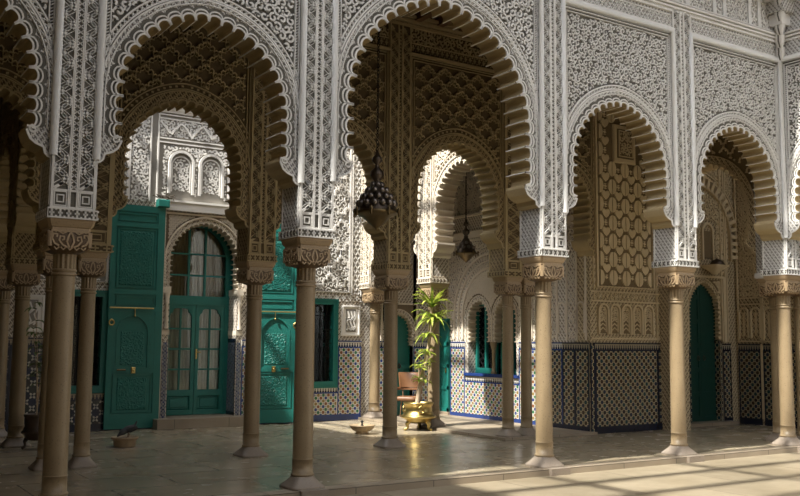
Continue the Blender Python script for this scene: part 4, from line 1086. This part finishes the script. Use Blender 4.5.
# ------------------------------------------------------------------ doors and windows
def arch_pts(uc, hw, z0, zs, n=12, pt=.12):
    """closed outline: straight sides to zs, then a slightly pointed round head"""
    pts = [(uc - hw, z0)]
    for i in range(n + 1):
        a = pi - pi * i / n; pts.append((uc + hw * cos(a), zs + hw * (1 + pt * sin(a) ** 6) * sin(a)))
    pts.append((uc + hw, z0)); return pts
def door_leaf(name, X0, sg, label, turn=0.0):
    """tall leaf folded back against the wall; u = 0 at its free edge"""
    t = sroot(name, label, 'door'); W = 1.04; fr = dict(O=(X0, 7.845, 0), U=(sg, 0, 0), N=(0, -1, 0)); zb, zt = .03, 4.29
    b = MB().frame(**fr); prism(b, [(0, zb), (W, zb), (W, zt), (.12, zt), (.085, zt - .06), (.03, zt - .08), (0, zt - .15)], 0, .045, 'green'); b.build('board', t)
    b = MB().frame(**fr); d0, d1 = .045, .068
    for u0, u1, z0, z1 in ((0, .10, zb, 4.14), (.90, W, zb, zt), (.10, .90, 4.16, zt), (.10, .90, 3.86, 3.95), (.10, .90, 2.56, 2.66), (.10, .90, 2.24, 2.34), (.10, .90, 1.07, 1.17), (.10, .90, zb, .30)):
        b.lbox(u0, u1, z0, z1, d0, d1, 'green')
    for z0, z1 in ((3.97, 4.14), (2.68, 3.84), (2.36, 2.54), (.32, 1.05)): b.ribbon(rect(.14, .86, z0 + .02, z1 - .02), .03, d0, d1 - .004, 'green', True)
    b.build('rails', t)
    b = MB().frame(**fr); b.bevbox(.18, .82, 2.74, 3.78, d0, d0 + .014, .012, 'green_carved')
    rel(b, clip(scrolls(.18, .82, 2.74, 3.78, .11, 5), lambda u, z: .2 < u < .8 and 2.77 < z < 3.75), .018, d0 + .014, d0 + .022, 'green'); b.build('carved_upper_panel', t)
    b = MB().frame(**fr); hw = .30; uc = .48
    out = [(.10, 1.17), (.10, 2.24), (.90, 2.24), (.90, 1.17)]
    ap = arch_pts(uc, hw, 1.17, 1.84)
    ap = [(u, z) for u, z in ap]
    n = len(ap)
    for i in range(n - 1):       # spandrel field around the arched sunk panel
        p, q = ap[i], ap[i + 1]
        def o(r):
            if r[1] <= 1.84: return (.10 if r[0] < uc else .90, r[1])
            a = atan2(r[1] - 1.84, r[0] - uc); k = min(.40 / max(1e-6, abs(cos(a))), .40 / max(1e-6, abs(sin(a)))); return (min(.9, max(.1, uc + k * cos(a) * (1.05 if cos(a) > 0 else .95))), 1.84 + k * sin(a))
        b.fl([(*p, d1 - .004), (*q, d1 - .004), (*o(q), d1 - .004), (*o(p), d1 - .004)], 'green'); b.fl([(*p, d0), (*q, d0), (*q, d1 - .004), (*p, d1 - .004)], 'green')
    b.ribbon(ap, .025, d0, d1 + .006, 'green'); b.ribbon([(.80, 1.17), (.80, 1.52), (.84, 1.60), (.80, 1.68), (.84, 1.78)], .02, d1 - .004, d1 + .008, 'green')
    b.bevbox(uc - .22, uc + .22, 1.22, 1.85, d0, d0 + .008, .006, 'green_carved'); b.build('arched_panel', t)
    b = MB().frame(**fr); b.bevbox(.22, .78, .38, .98, d0, d0 + .014, .012, 'green_carved'); b.build('carved_lower_panel', t)
    b = MB().frame(**fr); O = lambda u, z, d: b.P(u, z, d)
    b.tube([O(.02, 2.30, .095), O(.86, 2.30, .095)], .014, 'brass'); b.tube([O(.50, 2.30, .095), O(.50, 2.16, .095)], .009, 'brass'); b.ball(O(.50, 2.15, .095), .02, 'brass')
    o = b.build('bolt_bar', t); o['label'] = 'brass bolt bar'
    b = MB().frame(**fr); c = (.065, 2.02)
    b.tube([O(c[0] + .045 * cos(a * pi / 7), c[1] + .05 * sin(a * pi / 7), .085) for a in range(15)], .014, 'brass'); b.ball(O(c[0], c[1] + .05, .08), .024, 'brass'); o = b.build('ring_handle', t); o['label'] = 'brass ring handle'
    b = MB().frame(**fr); b.tube([O(.20, 1.13, .09), O(.36, 1.13, .09)], .016, 'old_brass'); b.bevbox(.47, .55, 1.06, 1.18, d1, d1 + .03, .01, 'brass'); b.ball(O(.51, 1.12, .105), .022, 'brass'); o = b.build('slide_bolt', t); o['label'] = 'brass slide bolt'
    b = MB().frame(**fr); b.bevbox(.86, 1.10, 4.29, 4.44, 0, .14, .015, 'green'); b.build('pivot_block', t)
    b = MB().frame(**fr); b.lbox(W, W + .02, zb, zt, 0, .05, 'cream'); b.build('edge_strip', t)
    h = Vector((X0 + sg * W, 7.845, 0)); t.location = h - Matrix.Rotation(turn, 3, 'Z') @ h; t.rotation_euler = (0, 0, turn)
    return t
door_leaf('door_1', 2.62, 1, 'tall green carved door leaf folded back left of the glazed door')
door_leaf('door_2', 6.54, -1, 'tall green carved door leaf folded back right of the glazed door, partly sunlit', radians(-13))

# glazed double door with a fanlight
t = sroot('door_3', 'green glazed double door with lace curtains and fanlight in the scalloped arch', 'door')
FDD = dict(O=(0, 8.40, 0), U=(1, 0, 0), N=(0, -1, 0))
b = MB().frame(**FDD)
for u0, u1, z0, z1 in ((3.72, 3.93, .19, 4.25), (5.17, 5.38, .19, 4.25), (3.93, 5.17, 2.42, 2.60), (3.93, 5.17, 4.05, 4.25)): b.lbox(u0, u1, z0, z1, 0, .09, 'green')
for uc, sg in ((3.93, 1), (5.17, -1)):   # curved corners of the fanlight
    pts = [(uc, 3.30)] + [(4.55 - sg * .62 * cos(a * pi / 20), 3.30 + .72 * sin(a * pi / 20)) for a in range(11)] + [(4.55, 4.06), (uc, 4.06)]
    prism(b, pts if sg > 0 else pts[::-1], .0, .08, 'green')
b.build('door_frame', t)
b = MB().frame(**FDD)
for u in (4.375, 4.725): b.lbox(u - .022, u + .022, 2.6, 4.06, .015, .065, 'green')
for z in (3.02, 3.46): b.lbox(3.93, 5.17, z - .018, z + .018, .015, .06, 'green')
g = b.build('fanlight', t)
b = MB().frame(**FDD); b.lbox(3.93, 5.17, 2.6, 4.05, .034, .038, 'glass'); b.build('pane', g)
def curtain(u0, u1, z0, z1, mat, name, par, d=-.10, k=26):
    b = MB().frame(**FDD); n = int((u1 - u0) * 60); rows = []
    for j in range(7):
        z = z0 + (z1 - z0) * j / 6
        rows.append([b.P(u0 + (u1 - u0) * i / n, z, d + .022 * sin(i / n * (u1 - u0) * 95 + .5 * sin(j * .7 + i * .13)) * (.5 + .5 * j / 6 if z1 < 2.5 else 1)) for i in range(n + 1)])
    b.grid(rows, mat, True); return b.build(name, par)
curtain(3.93, 5.17, 2.6, 4.1, 'curtain_tan', 'upper_curtain', t)
for L0, L1 in ((3.93, 4.545), (4.555, 5.17)):
    b = MB().frame(**FDD); 
    for u0, u1, z0, z1 in ((L0, L0 + .075, .20, 2.42), (L1 - .075, L1, .20, 2.42), (L0 + .075, L1 - .075, .20, .30), (L0 + .075, L1 - .075, .58, .70), (L0 + .075, L1 - .075, 2.34, 2.42)): b.lbox(u0, u1, z0, z1, .01, .07, 'green')
    b.bevbox(L0 + .075, L1 - .075, .30, .58, .01, .04, .02, 'green'); b.bevbox(L0 + .13, L1 - .13, .35, .53, .04, .055, .012, 'green')
    uc = (L0 + L1) / 2; b.lbox(uc - .018, uc + .018, .70, 2.34, .02, .06, 'green')
    for z in (1.11, 1.52, 1.93): b.lbox(L0 + .075, L1 - .075, z - .018, z + .018, .02, .06, 'green')
    for sg, uu in ((1, L0 + .07), (-1, L1 - .07)):   # shaped heads
        prism(b, [(uu, 2.16), (uu + sg * .03, 2.24), (uu + sg * .06, 2.25), (uu + sg * .08, 2.32), (uu + sg * .16, 2.35), (uu, 2.36)][::sg], .015, .065, 'green')
    lf = b.build('glazed_leaf', t)
    b = MB().frame(**FDD); b.lbox(L0 + .075, L1 - .075, .70, 2.34, .034, .038, 'glass'); b.build('pane', lf)
    curtain(L0 + .03, L1 - .03, .66, 2.38, 'curtain', 'lace_curtain', t)
b = MB().frame(**FDD); b.bevbox(4.565, 4.60, 1.32, 1.52, .07, .082, .005, 'brass'); b.tube([b.P(4.585, 1.46, .08), b.P(4.585, 1.46, .12), b.P(4.66, 1.455, .125)], .012, 'brass'); b.ball(b.P(4.585, 1.37, .085), .016, 'brass')
b.build('door_handle', t)['label'] = 'brass lever handle'

def grille_window(name, u0, u1, z0, z1, label):
    t = sroot(name, label, 'window'); b = MB().frame(**FB)
    for a0, a1, c0, c1 in ((u0 - .05, u0 + .07, z0 - .06, z1 + .06), (u1 - .07, u1 + .05, z0 - .06, z1 + .06), (u0 + .07, u1 - .07, z1 - .06, z1 + .06), (u0 + .07, u1 - .07, z0 - .06, z0 + .08)): b.lbox(a0, a1, c0, c1, -.14, .045, 'green')
    b.ribbon(rect(u0 - .02, u1 + .02, z0 - .03, z1 + .03), .03, .045, .06, 'green', True); b.build('window_frame', t)
    b = MB().frame(**FB); n = 5
    for i in range(1, n + 1):
        u = u0 + .07 + (u1 - u0 - .14) * i / (n + 1); b.tube([b.P(u, z0 + .05, -.06), b.P(u, z1 - .03, -.06)], .009, 'iron', 6)
    for i in range(1, 6):
        z = z0 + (z1 - z0) * i / 6; b.tube([b.P(u0 + .05, z, -.06), b.P(u1 - .05, z, -.06)], .009, 'iron', 6)
    for i in range(6):
        for j in range(n + 1):
            cu = u0 + .07 + (u1 - u0 - .14) * (j + .5) / (n + 1); cz = z0 + (z1 - z0) * (i + .5) / 6; r = .045
            b.tube([b.P(cu + r * cos(a * pi / 5), cz + 1.9 * r * sin(a * pi / 5), -.06) for a in range(11)], .006, 'iron', 5)
    b.build('iron_grille', t)
    b = MB().frame(**FB); b.lbox(u0 + .06, u1 - .06, z0 + .06, z1 - .05, -.20, -.196, 'glass'); b.build('pane', t)
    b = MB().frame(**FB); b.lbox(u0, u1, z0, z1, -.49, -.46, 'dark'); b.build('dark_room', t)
    return t
grille_window('window_1', 6.61, 7.58, .76, 2.56, 'green framed window with black iron grille above the bright mosaic dado')
grille_window('window_2', 1.62, 2.60, .76, 2.56, 'shaded green framed window left of the folded back door leaf')

for i, (A, u0, u1) in enumerate(((AW[1], 5.99, 6.92), (AW[0], 5.06, 5.99))):
    t = sroot('window_%d' % (3 + i), ['left arched green window of the twin opening above the mosaic dado', 'right arched green window of the twin opening, behind the paired columns'][i], 'window')
    b = MB().frame(O=(10.66, 0, 0), U=(0, 1, 0), N=(-1, 0, 0))
    for a0, a1, c0, c1 in ((A.uc - .40, A.uc - .30, 1.03, 2.66), (A.uc + .30, A.uc + .40, 1.03, 2.66), (A.uc - .30, A.uc + .30, 1.03, 1.14), (A.uc - .03, A.uc + .03, 1.14, 2.66), (A.uc - .3, A.uc + .3, 2.52, 2.7)): b.lbox(a0, a1, c0, c1, 0, .06, 'green')
    b.build('window_frame', t)
    b = MB().frame(O=(10.68, 0, 0), U=(0, 1, 0), N=(-1, 0, 0)); rel(b, ogee(A.uc - .33, A.uc + .33, 1.1, 2.62, .15, .2, 8), .016, 0, .02, 'iron'); b.build('lattice', t)
    b = MB().frame(O=(10.72, 0, 0), U=(0, 1, 0), N=(-1, 0, 0)); b.lbox(A.uc - .4, A.uc + .4, 1.0, 2.8, 0, .004, 'glass'); b.build('pane', t)
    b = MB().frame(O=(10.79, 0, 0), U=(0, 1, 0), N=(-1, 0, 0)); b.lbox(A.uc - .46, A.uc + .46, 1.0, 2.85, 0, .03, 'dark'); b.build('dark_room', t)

def plank_door(name, fr, u0, u1, z0, z1, label, knockers=True, pm='green'):
    t = sroot(name, label, 'door'); uc = (u0 + u1) / 2
    for a0, a1 in ((u0, uc - .004), (uc + .004, u1)):
        b = MB().frame(**fr); b.lbox(a0, a1, z0, z1, 0, .05, pm); w = .07
        for c0, c1, e0, e1 in ((a0, a0 + w, z0, z1), (a1 - w, a1, z0, z1)): b.lbox(c0, c1, e0, e1, .05, .07, pm)
        z = z0
        while z < z1: b.lbox(a0 + w, a1 - w, z, min(z1, z + .10), .05, .068, pm); z += .52
        b.build('leaf', t)
    if knockers:
        for u in (uc - .09, uc + .09):
            b = MB().frame(**fr); b.tube([b.P(u + .035 * cos(a * pi / 6), (z0 + z1) * .45 + .045 * sin(a * pi / 6), .085) for a in range(13)], .009, 'bronze', 6); b.ball(b.P(u, (z0 + z1) * .45 + .05, .075), .016, 'bronze', 8, 6); b.build('ring_handle', t)
    return t
plank_door('door_4', dict(O=(0, 3.44, 0), U=(1, 0, 0), N=(0, -1, 0)), 13.48, 14.60, .07, 3.05, 'deeply shaded green plank door in the scalloped arch behind the front arcade', pm='shaded_green')
plank_door('door_5', dict(O=(0, 8.10, 0), U=(1, 0, 0), N=(0, -1, 0)), 8.80, 9.68, .05, 2.5, 'shaded green door in the small arch behind the potted dracaena')
t = sroot('door_6', 'narrow green door leaf standing against the wall right of the dracaena', 'door')
b = MB().frame(**FG); b.lbox(7.49, 7.89, .12, 2.25, .0, .05, 'green')
for z in (.12, .62, 1.12, 1.62, 2.12): b.lbox(7.49, 7.89, z, z + .08, .05, .07, 'green')
for u in (7.49, 7.83): b.lbox(u, u + .06, .12, 2.25, .05, .07, 'green')
b.build('leaf', t); b = MB().frame(**FG); b.lbox(7.47, 7.9, .05, .12, 0, .09, 'kerb'); b.build('threshold', t)
b = MB().frame(**FG); b.bevbox(7.56, 7.60, 1.0, 1.10, .05, .09, .008, 'brass'); b.build('lock', t)

# ------------------------------------------------------------------ things
def lantern(t, k, ztop, chain_z, tiers):
    """k scale; local origin at the tip"""
    b = MB(); z = chain_z; i = 0
    while z < ztop:
        a = (i % 2) * pi / 2; b.tube([(.018 * cos(a) * cos(q * pi / 4), .018 * sin(a) * cos(q * pi / 4), z + .03 + .032 * sin(q * pi / 4)) for q in range(9)], .006, 'iron', 5, cap=False); z += .052; i += 1
    b.build('chain', t)
    b = MB(); b.lathe([(.006, chain_z + .02), (.02, chain_z), (.03, chain_z - .05 * k), (.075 * k, chain_z - .10 * k), (.08 * k, chain_z - .15 * k), (.03 * k, chain_z - .20 * k), (.035 * k, chain_z - .25 * k), (.10 * k, chain_z - .31 * k), (.105 * k, chain_z - .38 * k), (.05 * k, chain_z - .45 * k), (.07 * k, chain_z - .50 * k)], 'bronze', seg=14)
    b.build('spindle', t)
    zr = .26 * k
    b = MB(); b.lathe([(.0, 0), (.012, .01), (.02 * k, .03 * k), (.05 * k, .05 * k), (.13 * k, .12 * k), (.20 * k, .19 * k), (.26 * k, .22 * k), (.315 * k, .245 * k), (.33 * k, .26 * k), (.325 * k, .29 * k), (.30 * k, .30 * k), (.26 * k, .31 * k)], 'old_brass', seg=24, flute=(12, .05))
    b.build('bowl', t)
    b = MB(); b.lathe([(.30 * k, .29 * k), (.26 * k, .38 * k), (.18 * k, .52 * k), (.08 * k, .70 * k), (.05 * k, .74 * k)], 'bronze', seg=20); b.build('dome', t)
    for rr, zz, n, cr in tiers:
        for q in range(n):
            a = 2 * pi * (q + .5 * (n % 2)) / n; b = MB(); b.ball((rr * k * cos(a), rr * k * sin(a), zz * k), cr * k, 'cup', 9, 7, 1.15); b.lathe([(cr * .3 * k, (zz - cr * 1.1) * k), (cr * .12 * k, (zz - cr * 1.6) * k), (0, (zz - cr * 1.9) * k)], 'cup', (rr * k * cos(a), rr * k * sin(a)), 6)
            b.build('lamp_cup', t)
    for q in range(8):
        a = 2 * pi * q / 8; c = (.345 * k * cos(a), .345 * k * sin(a)); b = MB(); b.lathe([(.012 * k, .20 * k), (.022 * k, .22 * k), (.018 * k, .27 * k), (.03 * k, .31 * k), (.008 * k, .34 * k)], 'old_brass', c, 8); b.build('pendant', t)
t = thing('hanging_lantern', 'large bronze lantern with tiers of globes hanging in the widest arch', 'lantern', (4.64, 1.45, 3.29))
lantern(t, .96, 7.12 - 3.29, 1.16, [(.27, .40, 14, .052), (.21, .50, 11, .052), (.145, .60, 8, .05), (.07, .69, 5, .045)])
t = thing('hanging_lantern', 'small dark bronze lantern hanging inside the right side gallery', 'lantern', (9.42, 5.62, 3.36))
lantern(t, .74, 7.02 - 3.36, .92, [(.22, .44, 10, .055), (.13, .56, 6, .055)])

def brass_pot(t, mat, handles=True):
    b = MB(); b.lathe([(.0, .14), (.10, .135), (.20, .15), (.25, .19), (.285, .225), (.335, .245), (.345, .265), (.335, .285), (.30, .30), (.29, .33), (.27, .35), (.262, .40), (.265, .46), (.285, .50), (.30, .51), (.30, .535), (.28, .54), (.265, .52), (.255, .48), (.0, .48)], mat, seg=32)
    b.build('body', t)
    b = MB(); b.lathe([(.258, .492), (.12, .505), (0, .51)], 'soil', seg=20, flute=(7, .08)); b.build('soil', t)['label'] = 'dark potting soil'
    for q in range(3):
        a = 2 * pi * q / 3 + .9; c, s_ = cos(a), sin(a); b = MB()
        b.tube([(.20 * c, .20 * s_, .17), (.25 * c, .25 * s_, .12), (.23 * c, .23 * s_, .06), (.27 * c, .27 * s_, .025)], [.05, .042, .03, .034], mat, 8); b.ball((.285 * c, .285 * s_, .028), .036, mat, 8, 6, .75)
        b.build('foot', t)
    if handles:
        for a in (0.15, 2.2, 4.3):
            c, s_ = cos(a), sin(a); b = MB(); b.tube([((.285 + .012) * c - .06 * s_ * cos(q * pi / 7), (.285 + .012) * s_ + .06 * c * cos(q * pi / 7), .405 + .065 * sin(q * pi / 7)) for q in range(15)], .013, mat, 7)
            b.ball((.275 * c, .275 * s_, .47), .025, mat, 8, 6); b.build('ring_handle', t)
t = thing('brass_pot', 'shiny footed brass pot holding the tall dracaena', 'pot', (7.95, 5.20, 0)); brass_pot(t, 'brass')
t = thing('footed_pot', 'dark brown footed pot beside the shaded columns at the far left', 'pot', (.93, 5.42, 0)); brass_pot(t, 'pot_dark', False); t.scale = (.62, .62, 1)

def blade(b, o, az, L, w, rise, droop, mat, n=8):
    L_ = []; R_ = []
    for i in range(n + 1):
        q = i / n; r = L * (q - .12 * q * q); z = rise * L * q - droop * L * q ** 2.3
        ww = w * (sin(pi * min(1, .12 + q * .88)) ** .7) * .5 + .0015
        p = Vector(o) + Vector((cos(az) * r, sin(az) * r, z)); s_ = Vector((-sin(az), cos(az), 0)) * ww
        L_.append(tuple(p + s_ + Vector((0, 0, .012 * (1 - q))))); R_.append(tuple(p - s_ + Vector((0, 0, .012 * (1 - q)))))
    Mi = [tuple((Vector(l) + Vector(r_)) / 2 - Vector((0, 0, .012))) for l, r_ in zip(L_, R_)]
    b.grid([list(x) for x in zip(L_, Mi, R_)], mat, True)
t = thing('dracaena', 'tall sunlit yellow green dracaena growing in the brass pot', 'plant', (7.95, 5.20, .50))
base = Vector((7.95, 5.20, .50))
trunk = [(7.92, 5.20, .50), (7.96, 5.19, .78), (8.02, 5.17, 1.1), (8.10, 5.15, 1.4), (8.15, 5.14, 1.7), (8.18, 5.13, 2.05), (8.20, 5.12, 2.42)]
b = MB(); b.tube([tuple(Vector(p) - base) for p in trunk], [.052, .046, .040, .036, .032, .028, .02], 'bark', 8); b.tube([tuple(Vector(p) - base) for p in [(8.02, 5.17, 1.1), (8.10, 5.24, 1.3), (8.24, 5.22, 1.8), (8.34, 5.16, 2.1)]], [.026, .024, .02, .015], 'bark', 7)
b.tube([tuple(Vector(p) - base) for p in [(7.97, 5.19, .85), (7.90, 5.12, 1.0), (7.88, 5.08, 1.2)]], .016, 'bark', 7); b.build('trunk', t)
rnd = random.Random(5)
for (c, n, L, ri, dr) in (((8.20, 5.12, 2.40), 26, .46, .95, .55), ((8.19, 5.12, 2.18), 22, .42, .35, .7), ((8.34, 5.16, 2.10), 20, .42, .75, .75), ((8.12, 5.14, 1.85), 14, .32, .25, .8), ((8.06, 5.14, 1.50), 12, .26, .3, .6), ((7.90, 5.08, 1.22), 14, .24, .5, .6), ((8.14, 5.16, 1.30), 10, .20, .4, .5), ((7.88, 5.1, .98), 8, .18, .5, .5), ((8.02, 5.1, .95), 8, .18, .5, .5)):
    b = MB()
    for i in range(n):
        az_ = i * 2.4 + rnd.uniform(-.3, .3); L_ = L * rnd.uniform(.75, 1.12)
        if min(hypot(c[0] + q * L_ * cos(az_) - 8.42, c[1] + q * L_ * sin(az_) - 5.36) for q in (.4, .6, .8, 1.0)) < .17: continue
        blade(b, tuple(Vector(c) - base + Vector((0, 0, rnd.uniform(-.05, .06)))), az_, L_, .055 if L > .3 else .045, ri + rnd.uniform(-.35, .4), dr * rnd.uniform(.6, 1.2), 'leaf')
    b.build('leaf_rosette', t)
t = thing('potted_shrub', 'sparse shrub rising from the dark pot at the far left', 'plant', (.93, 5.42, .50)); b = MB(); b2 = MB()
for a, h, ex in ((.2, 1.5, .25), (2.1, 1.75, .15), (4.0, 1.35, .22), (5.2, 1.1, .3)):
    pts = [(ex * cos(a) * q * q, ex * sin(a) * q * q, h * q) for q in (0, .25, .5, .75, 1)]; b.tube(pts, .010, 'bark', 6, .004)
    for q in (.45, .6, .72, .84, .95, 1.0):
        for k in range(2): blade(b2, (ex * cos(a) * q * q, ex * sin(a) * q * q, h * q), rnd.uniform(0, 6.28), .2, .05, .4, .6, 'leaf_dark', 5)
b.build('stems', t); b2.build('leaves', t)

# fountains set in the patio floor
def basin(t, ribs, spout=True):
    b = MB(); b.lathe([(0, .0), (.12, .0), (.125, .03), (.11, .045), (.17, .07), (.215, .11), (.23, .145), (.245, .152), (.245, .165), (.225, .168), (.20, .13), (.12, .09), (0, .085)], 'capital' if ribs else 'marble', seg=64, flute=(16, .06) if ribs else None); b.build('bowl', t)
    b = MB(); b.lathe([(.205, .142), (0, .143)], 'water', seg=24); b.build('water', t)['label'] = 'still water'
    if spout: b = MB(); b.lathe([(.03, .08), (.028, .16), (.014, .18), (.014, .205), (.026, .215), (.028, .235), (.012, .25), (0, .255)], 'iron', seg=12); b.build('spout', t)
t = thing('fountain_basin', 'small fluted fountain basin on the sunlit patio floor', 'fountain', (6.60, 5.07, 0)); basin(t, True)
t = thing('fountain_basin', 'small plain round fountain basin on the shaded floor, a bird on its rim', 'fountain', (2.22, 5.10, 0))
b = MB(); b.lathe([(0, .0), (.15, .0), (.17, .02), (.175, .10), (.20, .125), (.215, .135), (.215, .155), (.19, .16), (.17, .13), (0, .12)], 'capital', seg=28); b.build('bowl', t)
b = MB(); b.lathe([(.175, .138), (0, .139)], 'water', seg=20); b.build('water', t)['label'] = 'still water'
b = MB(); b.lathe([(0, .002), (.29, .002), (.30, .0)], 'base', seg=28); b.build('foot_slab', t)

t = thing('pigeon', 'dark grey pigeon stooping to drink at the left fountain basin', 'bird', (2.24, 5.0, .155), radians(0))
def skin_body(name, par, chain, edges, radii, mat, sub=2):
    me = bpy.data.meshes.new(name); me.from_pydata(chain, edges, []); o = bpy.data.objects.new(name, me); COL.objects.link(o); o.parent = par
    md = o.modifiers.new('skin', 'SKIN'); md.use_smooth_shade = True
    for v, r in zip(me.skin_vertices[0].data, radii): v.radius = (r[0], r[1]) if isinstance(r, tuple) else (r, r)
    me.skin_vertices[0].data[2].use_root = True
    o.modifiers.new('sub', 'SUBSURF').levels = sub; o.modifiers[-1].render_levels = sub; me.materials.append(M[mat]); return o
ch = [(-.155, 0, .035), (-.125, 0, .060), (-.06, 0, .105), (.0, 0, .135), (.06, 0, .150), (.105, 0, .185), (.135, 0, .255), (-.175, 0, .020)]
skin_body('body', t, ch, [(0, 1), (1, 2), (2, 3), (3, 4), (4, 5), (5, 6), (0, 7)], [.022, .030, .052, .060, .050, (.030, .018), (.026, .008), .006], 'pigeon')
for sg in (1, -1):
    b = MB()
    b.grid([[(-.05 + .17 * q, sg * (.050 + .012 * sin(pi * q)), .13 + .05 * q), (-.04 + .17 * q, sg * (.062 + .010 * sin(pi * q)), .10 + .05 * q), (.02 + .12 * q, sg * (.05 + .005 * sin(pi * q)), .075 + .055 * q)] for q in (0, .25, .5, .75, 1)], 'pigeon_dark')
    b.build('wing', t)
for sg in (1, -1):
    b = MB(); b.tube([(.0, sg * .025, .09), (.01, sg * .025, .045), (.0, sg * .026, .004)], .006, 'leather', 6)
    for a in (-.5, 0, .5): b.tube([(.0, sg * .026, .004), (-.035 * cos(a), sg * .026 - .03 * sin(a), .003)], .004, 'leather', 5)
    b.build('leg', t)

t = thing('armchair', 'tan leather armchair behind the brass pot', 'chair', (8.98, 7.12, .05), radians(-140))
b = MB(); b.loft([(.24, .6, .38), (.27, .7, .40), (.27, .7, .45), (.25, .6, .47)], 'leather', seg=24); b.build('seat', t)
def shell(z0, z1, a0, a1, r, th, lean):
    b = MB(); n = 16; o = []; 
    for i in range(n + 1):
        a = a0 + (a1 - a0) * i / n
        o.append([((r + th * k + lean * h) * cos(a), (r + th * k + lean * h) * sin(a), z0 + (z1 - z0) * h) for k, h in ((0, 0), (0, .5), (0, 1), (.5, 1.05), (1, 1), (1, .5), (1, 0))])
    b.grid(o, 'leather', True); b.face(o[0], 'leather'); b.face(o[-1][::-1], 'leather'); return b
shell(.66, .97, pi - .95, pi + .95, .27, .04, .05).build('backrest', t)
shell(.60, .66, pi - 1.75, pi + 1.75, .28, .05, .0).build('arm_rail', t)
for sx in (-1, 1):
    for sy in (-1, 1):
        b = MB(); b.tube([(.21 * sx, .21 * sy, .40), (.25 * sx, .25 * sy, .0)], .018, 'wood', 8, .012); b.build('leg', t)
for a in (pi - 1.5, pi - .7, pi + .7, pi + 1.5):
    b = MB(); b.tube([(.26 * cos(a), .26 * sin(a), .42), (.305 * cos(a), .305 * sin(a), .62)], .012, 'wood', 7); b.build('arm_post', t)
t = thing('dark_dome', 'dark rounded dome on the bracket shelf above the shaded green door', 'bowl', (14.17, 2.99, 3.40))  # dark domed lump of unknown kind, modelled as an upturned bowl
b = MB(); b.lathe([(.15, 0), (.155, .015), (.14, .05), (.11, .09), (.06, .115), (.025, .125), (.02, .138), (0, .142)], 'bronze', seg=24); b.build('bowl', t)
b = MB(); b.lathe([(.145, .001), (.165, .002), (.165, .014), (.155, .018)], 'bronze', seg=24); b.build('rim', t)
t = thing('twig_nest', 'tangle of dark twigs on top of the left door leaf', 'nest', (3.66, 7.78, 4.44)); b = MB()
for i in range(46):
    a = rnd.uniform(0, 6.28); r = rnd.uniform(.02, .15); z = rnd.uniform(.0, .07); L = rnd.uniform(.05, .13); q = rnd.uniform(0, 6.28)
    b.tube([(r * cos(a) * 1.5 - .06, r * sin(a) * .4, z + .006), (r * cos(a) * 1.5 - .06 + L * cos(q), r * sin(a) * .4 + .3 * L * sin(q), z + rnd.uniform(.005, .05))], .006, 'soil', 4)
b.build('twigs', t)
